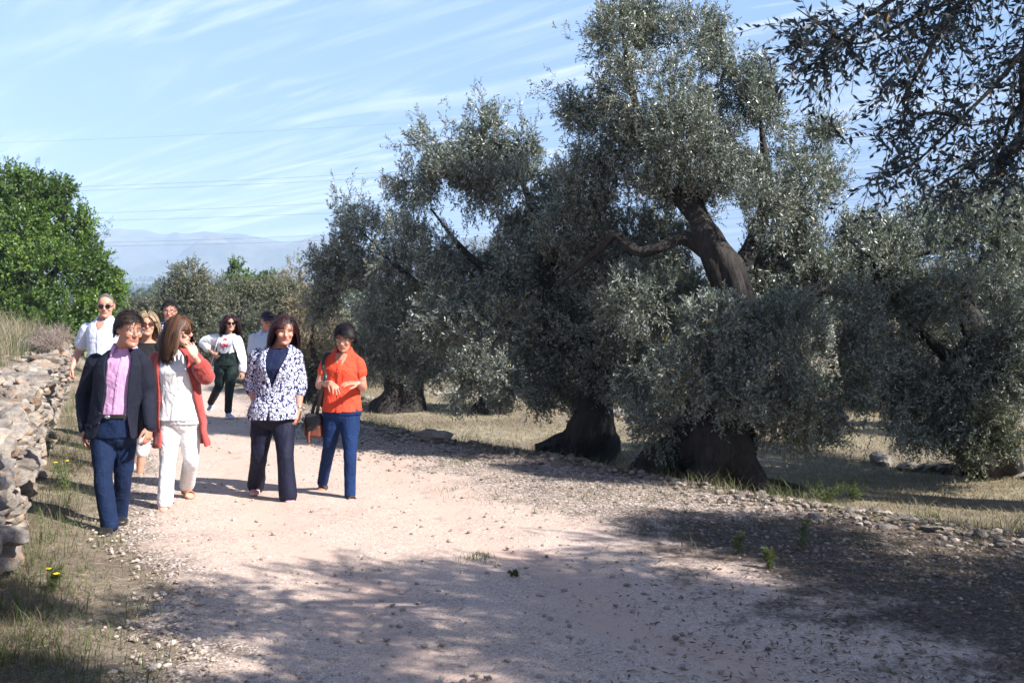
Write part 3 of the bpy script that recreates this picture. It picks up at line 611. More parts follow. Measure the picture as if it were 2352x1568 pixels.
pF += lobes_to_twigs(rF, [(np.array([1.7, 2.3, 4.3]), np.array([.7, .6, .4])), (np.array([1.0, 3.2, 4.3]), np.array([.6, .5, .35])), (np.array([1.0, 1.7, 4.3]), np.array([.6, .6, .4])), (np.array([2.3, 1.6, 4.2]), np.array([.7, .6, .4]))], 2.2, leaf_len=.058, leaf_w=.0145, seed=7, gap=.42, gscale=1.7, shell=.2)
def spray(rng, pts, r, ntw, spread, L, per=14, stem=.0022):
    """leafy twigs along a bending branch"""
    p, rr = spline(pts, r, 10); k = rng.integers(1, len(p) - 1, ntw); tan = nrm(np.gradient(p, axis=0))[k]
    d = nrm(tan * 0.5 + rng.normal(0, 0.75, (ntw, 3)) + np.array([-.15, 0, -.25]))
    b = p[k] + rng.normal(0, spread, (ntw, 3)) * 0.3
    mb = [b]
    q = twigs(rng, b, d, L * rng.uniform(.5, 1.4, ntw), per, .047, .0130, rng.uniform(.0, .4, ntw), stem)
    return [q]
limF = []
hang = [  # branches hanging into the upper right of the view
    ([P(2500, -120, 3.7), P(2340, 130, 3.8), P(2210, 270, 3.8), P(2090, 380, 3.75), P(1990, 400, 3.7)], [.012, .009, .006, .004, .002], 54),
    ([P(2560, 40, 3.9), P(2345, 240, 3.9), P(2300, 330, 3.9), P(2220, 385, 3.85), P(2130, 440, 3.85)], [.012, .009, .006, .004, .002], 48),
    ([P(2420, -160, 3.6), P(2240, -30, 3.6), P(2080, 50, 3.55), P(1960, 100, 3.55), P(1830, 20, 3.5)], [.012, .009, .006, .004, .002], 92),
    ([P(2300, -140, 3.8), P(2080, -20, 3.75), P(1960, 60, 3.7), P(1900, 110, 3.7), P(1880, 130, 3.7)], [.012, .009, .006, .004, .002], 54),
    ([P(2420, -60, 3.9), P(2352, 120, 3.95), P(2345, 300, 3.95), P(2290, 390, 3.95)], [.014, .011, .008, .003], 54),
    ([P(2380, -150, 4.0), P(2200, 10, 4.0), P(2100, 180, 4.0), P(2060, 250, 4.0)], [.012, .009, .006, .003], 54),
    ([P(2210, 270, 3.8), P(2130, 260, 3.8), P(2080, 290, 3.75)], [.007, .005, .002], 28),
    ([P(2210, -60, 3.6), P(2160, 60, 3.6), P(2130, 120, 3.6)], [.007, .005, .002], 28),
    ([P(2440, 250, 3.8), P(2350, 330, 3.8), P(2300, 380, 3.8)], [.009, .006, .003], 28)]
for pts, r, ntw in hang:
    limF.append((pts, r)); pF += spray(rF, pts, r, ntw, .16, .21)
limF += [([bF + np.array([0, 0, 1.3]), np.array([4.6, 3.0, 3.0]), np.array([3.6, 3.5, 3.5]), np.array([2.6, 3.6, 3.45]), P(2500, -120, 3.7)], [.14, .09, .06, .03, .02]),
         ([bF + np.array([0, 0, 1.5]), np.array([6.9, 3.0, 3.2]), np.array([8.6, 3.6, 3.7])], [.14, .1, .04]),
         ([np.array([4.0, 3.3, 3.3]), np.array([3.2, 3.8, 2.9]), P(2560, 40, 3.9)], [.05, .03, .018])]
build_tree('overhanging_olive_tree', bF, 'near olive tree whose shade-coloured leafy sprays hang into the top right of the view', 'tree', None,
    [([bF - np.array([0, 0, .1]), bF + np.array([.1, 0, .7]), bF + np.array([-.1, .1, 1.6]), bF + np.array([.1, 0, 2.6])], [.5, .34, .3, .15])], pF, M_LEAF_SHADED, M_TWIG_NEAR, limb_specs=limF)

# unseen neighbour right of the view, added and shaped to shade the ancient tree
rH = np.random.default_rng(125); bH = np.array([8.3, 7.7, 0.0]); bH[2] = gz1(bH[0], bH[1])
lobH = [(np.array(a[:3]), np.array(a[3:])) for a in [(6.1, 7.5, 4.5, .9, .75, .7), (7.2, 7.7, 4.9, 1.1, .9, .9), (8.3, 7.8, 5.2, 1.2, .9, 1.0), (9.0, 7.3, 5.6, .9, .7, .6), (7.0, 7.2, 5.5, .9, .7, .5)]]
build_tree('olive_tree', bH, 'unseen tall olive tree added outside the right edge to shade the ancient tree', 'tree', 'olive trees of the grove',
    [([bH - np.array([0, 0, .1]), bH + np.array([0, .1, 1.2]), bH + np.array([-.1, .1, 2.6]), bH + np.array([.1, 0, 4.6])], [.5, .3, .25, .08])],
    lobes_to_twigs(rH, lobH, 2.6, leaf_len=.07, leaf_w=.018, seed=8, gap=.36), M_LEAF_SILVER, limb_specs=[([bH + np.array([-.1, .1, 2.4]), np.array([7.4, 7.7, 3.9]), np.array([6.2, 7.5, 4.5])], [.2, .12, .04])])

# ------------------------------------------------------------------ stones
def stone_geo(rng, sub=2, sq=0.55, rough=0.22, flat=1.0):
    """an angular rock: a rounded box with broken planes"""
    import bmesh
    bm = bmesh.new(); bmesh.ops.create_icosphere(bm, subdivisions=sub, radius=1)
    v = np.array([x.co[:] for x in bm.verts]); f = np.array([[q.index for q in fc.verts] for fc in bm.faces]); bm.free()
    k = (np.sum(np.abs(v) ** (2 / sq), 1)) ** (-sq / 2); v = v * k[:, None]
    for _ in range(9):
        n = nrm(rng.normal(size=3)); h = rng.uniform(.50, .82); dd = v @ n - h; v = v - np.clip(dd, 0, None)[:, None] * n * 0.9
    off = rng.uniform(0, 50, 3)
    v = v * (1 + rough * 2 * fbm(v * 1.6 + off, int(rng.integers(1e6)), 4))[:, None]
    v[:, 2] *= flat; return v, f
def rot(rng, tilt=0.25, yaw=None):
    a = rng.uniform(0, 2 * np.pi) if yaw is None else yaw
    M = Matrix.Rotation(a, 3, 'Z') @ Matrix.Rotation(rng.normal(0, tilt), 3, 'X') @ Matrix.Rotation(rng.normal(0, tilt), 3, 'Y')
    return np.array(M)
rW = np.random.default_rng(130)
protos = [stone_geo(rW, 2, rW.uniform(.4, .8)) for _ in range(26)]
protos3 = [stone_geo(rW, 3, rW.uniform(.4, .75), .26) for _ in range(16)]
WV = []; WF = []; WT = []; nW = 0
wdir = nrm(np.array([-0.42, 1.0, 0])); wn = np.array([wdir[1], -wdir[0], 0])            # along the wall; out towards the path
yaw_w = math.atan2(wdir[1], wdir[0])
def put(s, c, dims, R_, tint):
    global nW
    v, f = s; v = (v * np.asarray(dims)) @ R_.T + c
    WV.append(v); WF.append(f + nW); WT.append(np.full(len(v), tint)); nW += len(v)
wlen = 24.5; w0 = np.array([wall_x(1.5), 1.5, 0.0]); HW = 0.80
base_z = 0.04
# face courses
z = base_z
while z < HW - 0.06:
    h = rW.uniform(.10, .19); s = rW.uniform(0, .2)
    while s < wlen:
        ln = rW.uniform(.16, .46) * (1 if rW.random() > .2 else .6); hh = h * rW.uniform(.85, 1.3)
        c = w0 + wdir * (s + ln / 2) + wn * rW.normal(-.21, .03) + np.array([0, 0, z + h / 2 + rW.normal(0, .015)])
        near = s < 13
        put((protos3 if near else protos)[rW.integers(16)], c, (ln * .57, .20 * rW.uniform(.8, 1.25), hh * .57), rot(rW, .10, yaw_w + rW.normal(0, .14)), rW.normal(0, .2))
        s += ln * rW.uniform(.93, 1.03)
    z += h * .97
# top: flat slabs bedded unevenly over a width of about 1.5 m
s = 0
while s < wlen:
    t = -0.02
    row = rW.uniform(.22, .40)
    while t < .80:
        wd = rW.uniform(.2, .55); th = rW.uniform(.05, .11)
        c = w0 + wdir * (s + row / 2 + rW.normal(0, .04)) - wn * (t + wd / 2 + .05) + np.array([0, 0, HW - .02 + rW.uniform(0, .09) + .04 * math.sin(s * 1.7)])
        put((protos3 if s < 13 else protos)[rW.integers(16)], c, (row * .60, wd * .58, th), rot(rW, .15, yaw_w + rW.normal(0, .3)), rW.normal(.03, .2))
        t += wd * .9
    s += row * .9
for k in range(150):                                                                      # small chocks lying on top
    s = rW.uniform(0, wlen); t = rW.uniform(0, .7); q = rW.uniform(.04, .11)
    put(protos[rW.integers(26)], w0 + wdir * s - wn * t + np.array([0, 0, HW + .08]), (q * 1.3, q, q * .7), rot(rW, .3), rW.normal(0, .15))
# earth-and-rubble core behind the stones
A = []
for s in np.linspace(0, wlen, 40):
    c = w0 + wdir * s; A.append([c - wn * .16 + [0, 0, -.1], c - wn * .16 + [0, 0, HW - .05], c - wn * .8 + [0, 0, HW - .05], c - wn * .8 + [0, 0, -.1]])
A = np.array(A); nn_ = nW
v = A.reshape(-1, 3); f = []
for i in range(39):
    for j in range(4):
        a = i * 4 + j; bq = i * 4 + (j + 1) % 4; f += [[a, bq, bq + 4], [a, bq + 4, a + 4]]
WV.append(v); WF.append(np.array(f) + nW); WT.append(np.full(len(v), -.3)); nW += len(v)
wall = link('dry_stone_wall', fast_mesh('dry_stone_wall', np.vstack(WV), np.vstack(WF), [M_WALLSTONE], attr={'tint': np.concatenate(WT)}))
tag(wall, 'low dry stone wall of pale rough limestone running along the left of the path', 'wall')

def stone_obj(name, c, dims, label, cat='stone', group=None, mat=M_STONE, seed=0, yaw=0, me=None, tilt=.1, sub=3, rough=.28):
    r_ = np.random.default_rng(seed)
    if me is None:
        v, f = stone_geo(r_, sub, .6, rough); v = v * np.asarray(dims)
        me = fast_mesh(name, v, f, [mat], attr={'tint': np.zeros(len(v))})
    o = link(name, me); o.location = [float(a) for a in c]; o.rotation_euler = (r_.normal(0, tilt), r_.normal(0, tilt), yaw)
    return tag(o, label, cat, group)
def gp(u, v, dz=0.0, z=0.0):
    p = G(u, v, z); p[2] = gz1(p[0], p[1]) + dz; return p
stone_obj('wall_top_stone', w0 + wdir * 19.5 - wn * .6 + np.array([0, 0, HW + .2]), (.3, .22, .17), 'pale pointed stone perched on the far end of the wall', seed=3, yaw=.3)
stone_obj('boulder', gp(1000, 1018, .02), (.27, .16, .10), 'flat tan rock with a rusty pitted side at the path edge', seed=5, yaw=-.2, rough=.35)
stone_obj('boulder', gp(1332, 1068, .03, -.05), (.13, .11, .11), 'rounded pale grey boulder under yellow flowers by the slim black trunk', seed=8)
stone_obj('boulder', gp(2020, 1190, .05, -.05), (.17, .12, .10), 'dark grey jagged boulder in the stone edging near the right', seed=9, mat=M_DARKSTONE, rough=.4)
stone_obj('boulder', gp(1690, 1140, .0, -.03), (.15, .07, .04), 'long flat white stone at the edge below the ancient trunk', seed=11, yaw=-.5)
stone_obj('boulder', gp(905, 985, .01), (.17, .12, .06), 'orange brown slab lying among gravel at the path edge', seed=12, mat=M_WALLSTONE)
stone_obj('boulder', gp(600, 905, .02), (.25, .2, .13), 'grey stone block beside the far end of the path', seed=13, mat=M_DARKSTONE)
stone_obj('boulder', gp(1890, 1195, .0), (.10, .08, .05), 'broken white stone left of the dark grey boulder', seed=14)
stone_obj('boulder', gp(2060, 1205, .0), (.22, .05, .025), 'thin dark slab leaning out right of the dark grey boulder', seed=15, mat=M_DARKSTONE, yaw=-.4)
stone_obj('boulder', gp(2310, 1085, .03, -.15), (.16, .1, .06), 'reddish flat stone on the rocks at the right edge', seed=16, mat=M_WALLSTONE)
stone_obj('boulder', gp(2080, 1068, .03, -.15), (.12, .09, .06), 'lone white stone below the right edge tree', seed=17)
small = []
for i in range(10):
    v, f = stone_geo(rW, 2, .6, .28, rW.uniform(.5, .8)); small.append(fast_mesh('edging_stone', v, f, [M_STONE], attr={'tint': np.zeros(len(v))}))
def stone_row(name, label, group, pts, n, smin, smax, spread, seed, bias=2.2):
    r_ = np.random.default_rng(seed); pts = np.asarray(pts, float)
    seg = np.linalg.norm(np.diff(pts, axis=0), axis=1); cs = np.concatenate([[0], np.cumsum(seg)])
    for i in range(n):
        q = cs[-1] * (i + r_.uniform(0, 1)) / n; x = np.interp(q, cs, pts[:, 0]) + r_.normal(0, spread); y = np.interp(q, cs, pts[:, 1]) + r_.normal(0, spread)
        s = smin + (smax - smin) * r_.random() ** bias
        o = link(name, small[r_.integers(10)]); o.location = (x, y, gz1(x, y) + s * .25); o.scale = (s * r_.uniform(.9, 1.5), s * r_.uniform(.8, 1.1), s * r_.uniform(.7, 1.1))
        o.rotation_euler = (r_.normal(0, .2), r_.normal(0, .2), r_.uniform(0, 6.28)); tag(o, label, 'stone', group)
ry = np.linspace(6.3, 15.5, 60); rpts = np.column_stack([ridge_x(ry), ry])
stone_row('edging_stone', 'small pale stone in the rubble edging the right side of the path', 'stones edging the path', rpts, 200, .02, .085, .20, 41)
rb = [G(860, 920, -.2)[:2], G(1000, 905, -.2)[:2], G(1150, 915, -.2)[:2], G(1300, 940, -.2)[:2], G(1450, 960, -.2)[:2], G(1620, 985, -.2)[:2]]
stone_row('row_stone', 'white limestone rock in the low stone row across the straw field', 'rocks of the field row', rb, 90, .07, .20, .22, 42)
rc = [G(2020, 1060, -.2)[:2], G(2150, 1082, -.2)[:2], G(2260, 1085, -.2)[:2], G(2420, 1105, -.2)[:2]]
stone_row('row_stone', 'pale rock in the short stone row at the right edge of the field', 'rocks of the right row', rc, 26, .06, .17, .08, 43)

# ------------------------------------------------------------------ gravel, grass, litter (nobody could count them)
def on_path_z(x, y): return gz(x, y) + 0.016
ico = None
def small_stones(rng, x, y, s, name):
    import bmesh
    bm = bmesh.new(); bmesh.ops.create_icosphere(bm, subdivisions=1, radius=1); v0 = np.array([q.co[:] for q in bm.verts]); f0 = np.array([[k.index for k in q.verts] for q in bm.faces]); bm.free()
    n = len(x); var = [v0 * (1 + rng.uniform(-.28, .28, (len(v0), 1))) for _ in range(24)]
    vv = np.array(var)[rng.integers(24, size=n)]
    sc3 = s[:, None] * np.column_stack([rng.uniform(.8, 1.4, n), rng.uniform(.7, 1.1, n), rng.uniform(.45, .8, n)])
    vv = vv * sc3[:, None]; a = rng.uniform(0, 6.28, n); ca, sa = np.cos(a)[:, None], np.sin(a)[:, None]
    vx = vv[..., 0] * ca - vv[..., 1] * sa; vy = vv[..., 0] * sa + vv[..., 1] * ca
    z = on_path_z(x, y) + s * .12
    V = np.stack([vx + x[:, None], vy + y[:, None], vv[..., 2] + z[:, None]], -1).reshape(-1, 3)
    Fq = (f0[None] + (np.arange(n) * len(v0))[:, None, None]).reshape(-1, 3)
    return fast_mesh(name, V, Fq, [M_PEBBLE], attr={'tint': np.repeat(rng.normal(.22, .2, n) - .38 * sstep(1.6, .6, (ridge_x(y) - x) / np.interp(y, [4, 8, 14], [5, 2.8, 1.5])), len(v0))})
rP = np.random.default_rng(140)
n = 260000
Yp = 4.3 + (rP.random(n) ** 1.9) * 13; Up = rP.uniform(-60, 2420, n); Xp = (Up - U0) / F * Yp
l_, r_ = path_edges(Yp); q = (r_ - Xp) * .8
pr = .035 + .9 * sstep(2.4, .1, q) + .30 * sstep(.8, .1, Xp - l_)
pr *= np.clip(0.35 + 1.6 * vnoise(np.column_stack([Xp, Yp]) * 1.3, 77), 0, 1.4)
keep = (rP.random(n) < pr * .62) & (Xp > l_ - .15) & (q > -.35)
Xp, Yp = Xp[keep], Yp[keep]; sP = .0035 + .018 * rP.random(len(Xp)) ** 6 * (1 + 1.2 * sstep(.8, .0, q[keep]))
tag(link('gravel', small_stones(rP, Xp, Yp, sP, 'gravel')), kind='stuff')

def blades(rng, x, y, h, wd, lean, name, mat, seg=2, z=None, tint=None):
    n = len(x); a = rng.uniform(0, 6.28, n); z0 = gz(x, y) if z is None else z
    d = np.column_stack([np.cos(a), np.sin(a), np.zeros(n)]); s = np.column_stack([-np.sin(a + rng.normal(0, .6, n)), np.cos(a), np.zeros(n)])
    b = np.column_stack([x, y, z0 - .01]); L_ = lean * h * rng.uniform(.2, 1.6, n)
    m1 = b + d * (L_ * .35)[:, None] + np.array([0, 0, 1.0]) * (h * .6)[:, None]; tp = b + d * L_[:, None] + np.array([0, 0, 1.0]) * (h * np.sqrt(np.clip(1 - (lean * .4) ** 2, .1, 1)))[:, None]
    w2 = wd[:, None] * .5
    V = np.stack([b - s * w2, b + s * w2, m1 + s * w2 * .8, m1 - s * w2 * .8, tp + s * w2 * .15, tp - s * w2 * .15], 1).reshape(-1, 3)
    o = (np.arange(n) * 6)[:, None, None]; Fq = (o + np.array([[[0, 1, 2, 3], [3, 2, 4, 5]]])).reshape(-1, 4)
    tn = np.clip(rng.normal(.5, .22, n), 0, .92) if tint is None else tint
    return fast_mesh(name, V, Fq, [mat], attr={'tint': np.repeat(tn, 6)})
rg = np.random.default_rng(150)
M_MEADOW = leafmat('grey_green_grass', (0.15, 0.17, 0.09), (0.15, 0.17, 0.09), (0.28, 0.28, 0.17), 0.35, 0.7, 0.2)
M_STRAWDARK = leafmat('darker_straw', (0.16, 0.135, 0.09), (0.16, 0.135, 0.09), (0.30, 0.26, 0.18), 0.2, 0.8, 0.2)  # darker tone of straw for the grass along the wall foot
# straw stubble of the field on the right
n = 150000
Yg = 6.6 + rg.random(n) ** 1.5 * 24; Ug = rg.uniform(700, 2450, n); Xg = (Ug - U0) / F * Yg
d_ = (Xg - ridge_x(Yg)) * .74
keep = (d_ > .12) & (rg.random(n) < .25 + 1.2 * vnoise(np.column_stack([Xg, Yg]) * .9, 5))
Xg, Yg = Xg[keep], Yg[keep]; k = len(Xg)
tag(link('straw_stubble', blades(rg, Xg, Yg, rg.uniform(.02, .075, k) * (1 + .3 * (rg.random(k) < .08) * 3), .003 + .0007 * Yg * rg.uniform(.5, 1.1, k) * .6, 1.2, 'straw_stubble', M_STRAW)), kind='stuff')
# green and dry grass along the wall foot and the path edge
def clumps(rng, centers, per, rad_, hmin, hmax, wd, lean, name, mat, kind='stuff'):
    cx_, cy_, hs = [], [], []
    for (x, y) in centers:
        k = rng.integers(int(per * .5), int(per * 1.5)); rr = rad_ * rng.uniform(.5, 1.5)
        cx_.append(x + rng.normal(0, rr, k)); cy_.append(y + rng.normal(0, rr, k)); hs.append(rng.uniform(hmin, hmax, k) * rng.uniform(.5, 1.2))
    x = np.concatenate(cx_); y = np.concatenate(cy_); h = np.concatenate(hs)
    return tag(link(name, blades(rng, x, y, h, np.full(len(x), wd) * rng.uniform(.6, 1.3, len(x)), lean, name, mat)), kind=kind)
def strip_pts(rng, n, y0, y1, off, sd, pw=1.6):
    y = y0 + (y1 - y0) * rng.random(n) ** pw; return list(zip(wall_x(y) + off + np.abs(rng.normal(0, sd, n)), y))
clumps(rg, strip_pts(rg, 230, 4.6, 20, .04, .26), 12, .09, .04, .17, .004, .9, 'dry_grass', M_STRAWDARK)
clumps(rg, strip_pts(rg, 300, 4.4, 20, .06, .30), 12, .08, .03, .17, .0045, .8, 'green_grass', M_GRASS)
# bank behind the wall
bk = [(wall_x(y) - .95 - abs(rg.normal(0, 1.8)), y) for y in rg.uniform(11, 27, 620)]
clumps(rg, bk, 55, .20, .2, .65, .008, .45, 'bank_dry_grass', M_STRAW)
bk = [(wall_x(y) - .9 - abs(rg.normal(0, 1.5)), y) for y in rg.uniform(11, 26, 420)]
clumps(rg, bk, 42, .2, .15, .5, .009, .6, 'bank_green_grass', M_GRASS)
bk = [(wall_x(y) - rg.uniform(.95 if y < 23.5 else .4, 5.5), y) for y in rg.uniform(16, 26.5, 620)]
clumps(rg, bk, 36, .25, .35, .95, .014, .4, 'meadow_dry_grass', M_STRAW)
bk = [(wall_x(y) - rg.uniform(.95 if y < 23.5 else .4, 5.5), y) for y in rg.uniform(16, 26.5, 520)]
clumps(rg, bk, 30, .25, .25, .75, .016, .5, 'meadow_green_grass', M_MEADOW)
# along the ridge: weeds in the shade and edge
def ridge_pts(rng, n, y0, y1, o0, o1):
    y = rng.uniform(y0, y1, n); return list(zip(ridge_x(y) + rng.uniform(o0, o1, n), y))
clumps(rg, ridge_pts(rg, 240, 6.8, 15, .05, .9), 20, .07, .05, .22, .0045, .7, 'edge_green_grass', M_GRASS)
clumps(rg, ridge_pts(rg, 240, 6.8, 16, -.3, 1.1), 18, .09, .04, .20, .0042, .8, 'edge_dry_grass', M_STRAW)
clumps(rg, ridge_pts(rg, 420, 4.6, 9.5, -2.6, .2), 9, .05, .03, .11, .004, .8, 'verge_grass', M_GRASS)
clumps(rg, ridge_pts(rg, 260, 4.6, 9.5, -2.8, .2), 7, .05, .03, .13, .0035, .8, 'verge_dry_grass', M_STRAW)
clumps(rg, [G(1090, 1290)[:2], G(1105, 1285)[:2], G(1050, 1070)[:2], G(1080, 1062)[:2], G(1020, 1075)[:2], G(1130, 1068)[:2]], 60, .07, .04, .11, .004, .7, 'path_tuft_grass', M_GRASS)
# far row grass between the trees
fr = [(x, y) for x, y in zip(rg.uniform(-9, 14, 420), rg.uniform(19, 34, 420)) if x > ridge_x(y) + .4]
clumps(rg, fr, 40, .3, .08, .3, .012, .7, 'grove_floor_grass', M_STRAW)
# fallen leaves under the overhanging tree
n = 9000; Yl = rg.uniform(4.3, 8.2, n); Ul = rg.uniform(1150, 2450, n); Xl = (Ul - U0) / F * Yl
keep = rg.random(n) < sstep(.2, 2.6, Xl - (-.2) - (Yl - 4.5) * .1) * .9
Xl, Yl = Xl[keep], Yl[keep]; k = len(Xl); a = rg.uniform(0, 6.28, k)
dl_ = np.column_stack([np.cos(a), np.sin(a), rg.normal(0, .18, k)]); nl = nrm(np.column_stack([rg.normal(0, .35, k), rg.normal(0, .35, k), np.ones(k)]))
V = leaf_arrays(np.column_stack([Xl, Yl, gz(Xl, Yl) + .026]), nrm(dl_), nl, rg.uniform(.03, .055, k), rg.uniform(.008, .014, k))
M_LITTER = leafmat('leaf_litter', (0.13, 0.095, 0.06), (0.22, 0.19, 0.15), (0.30, 0.22, 0.12), .1, .7, .2)
tag(link('leaf_litter', fast_mesh('leaf_litter', V, np.arange(len(V)).reshape(-1, 4), [M_LITTER], attr={'tint': np.repeat(rg.uniform(0, .9, k), 4)})), kind='stuff')

# straw bits and twigs lying along the wall foot and on the verge
n = 16000; Yl = np.concatenate([4.3 + rg.random(n // 2) ** 1.5 * 9, rg.uniform(4.4, 12, n // 2)])
Xl = np.concatenate([wall_x(Yl[:n // 2]) + np.abs(rg.normal(.1, .55, n // 2)), ridge_x(Yl[n // 2:]) - np.abs(rg.normal(0, 1.1, n // 2)) + .2])
a = rg.uniform(0, 6.28, n); dl_ = nrm(np.column_stack([np.cos(a), np.sin(a), rg.normal(0, .12, n)])); nl = nrm(np.column_stack([rg.normal(0, .3, n), rg.normal(0, .3, n), np.ones(n)]))
V = leaf_arrays(np.column_stack([Xl, Yl, gz(Xl, Yl) + .020]), dl_, nl, rg.uniform(.02, .11, n), rg.uniform(.002, .006, n))
M_BITS = leafmat('straw_bits', (0.24, 0.19, 0.12), (0.24, 0.19, 0.12), (0.42, 0.36, 0.25), .05, .8, .2)
tag(link('straw_litter', fast_mesh('straw_litter', V, np.arange(len(V)).reshape(-1, 4), [M_BITS], attr={'tint': np.repeat(rg.uniform(0, .9, n), 4)})), kind='stuff')

# single weeds one can point at
M_PETAL = plain('yellow_petal', (0.75, 0.55, 0.03), .6); M_STEM = plain('weed_stem', (0.13, 0.17, 0.06), .8)
def weed(seed, u, v, h, label, nst=6, flowers=0, mat=None, spread=.35, name='weed', z=0.0, cat='weed'):
    r_ = np.random.default_rng(seed); b_ = gp(u, v, 0, z); root = empty(name, b_, label, cat); parts = []; mb = MB(); fls = []
    for i in range(nst):
        a = r_.uniform(0, 6.28); tip = np.array([math.cos(a) * spread * h * r_.uniform(.2, 1), math.sin(a) * spread * h * r_.uniform(.2, 1), h * r_.uniform(.6, 1.05)])
        mid = tip * np.array([.35, .35, .55]); p, q = spline([np.zeros(3) - [0, 0, .02], mid, tip], [.003, .0022, .0012], 5); mb.tube(p, q, 5)
        m_ = 16; t = r_.integers(2, len(p), m_); d = nrm(r_.normal(0, 1, (m_, 3)) + [0, 0, .8])
        parts.append(twigs(r_, p[t], d, r_.uniform(.03, .10, m_) * (h / .35), 9, .026, .005, np.full(m_, .1), .001))
        if i < flowers:
            fl = MB(); fls.append(fl)
            for k in range(7):
                aa = k * 6.283 / 7; fl.ell(tip + np.array([math.cos(aa) * .012, math.sin(aa) * .012, .004]), (.009, .009, .004), n=6)
            fl.ell(tip + np.array([0, 0, .006]), (.007, .007, .006), n=6)
    link('stem', mb.mesh('stem', [M_STEM]), root); link('leaf_spray', crown_mesh('leaf_spray', parts, mat or M_GRASS, M_STEM), root)
    for fl in fls: link('flower', fl.mesh('flower', [M_PETAL]), root)
weed(1, 1300, 1055, .34, 'tall weed with yellow flowers left of the rounded grey boulder', 6, 3, z=-.1)
weed(2, 1362, 1060, .30, 'weed with two yellow flowers right of the rounded grey boulder', 5, 2, z=-.1)
weed(3, 1520, 1100, .42, 'feathery green fennel plant in the shade of the ancient trunk', 9, 0, z=-.15, spread=.7)
weed(4, 1600, 1110, .5, 'thin dry weed with one yellow flower under the ancient trunk', 4, 1, z=-.1, mat=M_STRAW)
weed(5, 1840, 1265, .25, 'pale green thistle like weed standing in the shaded verge', 3, 0, spread=.25)
weed(6, 1770, 1310, .15, 'short green weed in the shaded verge right of the sandy track', 4, 0)
weed(7, 1900, 1150, .24, 'low feathery green plant beside the fallen curved branch', 10, 0, z=-.15, spread=1.2)
weed(8, 1960, 1140, .2, 'soft green ground plant on the straw below the right crown', 9, 0, z=-.15, spread=1.2)
weed(9, 150, 1140, .3, 'weed with yellow flowers at the foot of the wall by the man in jeans', 7, 2, spread=.6)
weed(10, 120, 1375, .16, 'yellow flowering weed in the dark grass at bottom left', 5, 2, spread=.6)
weed(11, 110, 1060, .38, 'leafy green weed climbing at the wall foot', 8, 0, spread=.4)
weed(12, 1185, 1330, .05, 'tiny weed on the bare gravel', 4, 0, spread=1.0)
weed(13, 2130, 1190, .14, 'bright green weed right of the dark boulder', 6, 0, spread=.8, z=-.1)
weed(14, 1700, 1275, .16, 'slim green weed nearest the white edging stones', 3, 0)
weed(15, 700, 985, .2, 'green weed by the path edge left of the orange shirt', 5, 0)
# fallen curved branch
mb = MB(); gnarled(mb, [gp(1700, 1085, .02, -.15), gp(1790, 1110, .06, -.15), gp(1850, 1122, .05, -.15), gp(1845, 1135, .04, -.15)], [.03, .028, .025, .02], 5, 8)
o = link('fallen_branch', mb.mesh('fallen_branch', [plain('mossy_wood', (.11, .10, .055), .95)])); tag(o, 'bent mossy branch lying on the straw below the ancient tree', 'branch')
# dry grey bush on the bank and tall reeds
rD = np.random.default_rng(160)
bD = np.array([wall_x(18) - 2.2, 18.0, 0]); bD[2] = gz1(bD[0], bD[1])
pD = lobes_to_twigs(rD, [LB(138, 772, 19, 32, 26), LB(112, 782, 18.6, 30, 24), LB(95, 768, 19, 26, 26)], .8, leaf_len=.035, leaf_w=.008, per=10, L=.3, seed=9, up=1.0, gap=.3)
build_tree('dry_bush', bD, 'leafless greyish purple shrub on the bank behind the wall', 'bush', None, [], pD, plain('dry_bush_leaf', (.24, .20, .19), .9), M_TWIG_DRY)
for i, (u, v, Y, h, lab) in enumerate([(15, 850, 15, 1.0, 'leftmost tall dry reed clump on the bank'), (52, 850, 15.5, 1.15, 'tallest dry reed clump before the green tree'), (78, 850, 16, .95, 'dry reed clump next to the grey shrub')]):
    r_ = np.random.default_rng(300 + i); k = 26; c = P(u, v, Y)
    x = c[0] + r_.normal(0, .10, k); y = Y + r_.normal(0, .12, k)
    tag(link('dry_reed', blades(r_, x, y, h * r_.uniform(.5, 1.05, k), r_.uniform(.008, .014, k), .22, 'dry_reed', M_STRAW)), lab, 'reed clump', 'dry reeds on the bank')
# bare twigs of the half dry bush by the path
# ------------------------------------------------------------------ power cables
M_CABLE = plain('cable_metal', (.10, .105, .12), .5)
for i, (u0, v0, u1, v1, Y, lab) in enumerate([(0, 328, 1280, 258, 70, 'topmost faint power cable crossing the sky'), (150, 430, 930, 393, 60, 'upper cable of the pair touching the olive crown'), (150, 439, 930, 405, 60.6, 'lower cable of the pair touching the olive crown'),
        (230, 489, 745, 467, 60, 'upper cable of the middle pair over the hills'), (250, 506, 745, 490, 60.6, 'lower cable of the middle pair over the hills'), (270, 556, 750, 540, 60, 'upper cable of the pair crossing the hill ridge'), (270, 565, 760, 552, 60.6, 'lowest cable crossing in front of the hills')]):
    a = P(u0, v0, Y); e = P(u1, v1, Y * 1.0); d = (e - a) / (u1 - u0); s0, s1 = -1800 - u0, 3000 - u0
    t = np.linspace(s0, s1, 50); tm = (u1 - u0) / 2; pts = a + d * t[:, None]; pts[:, 2] += ((t - tm) / 2400) ** 2 * 3.0 - ((u0 - u1) / 2 / 2400) ** 2 * 3.0
    mb = MB(); mb.tube(pts, .005 if i == 0 else .007, 6); o = link('power_cable', mb.mesh('power_cable', [M_CABLE])); tag(o, lab, 'power cable', 'power cables in the sky')
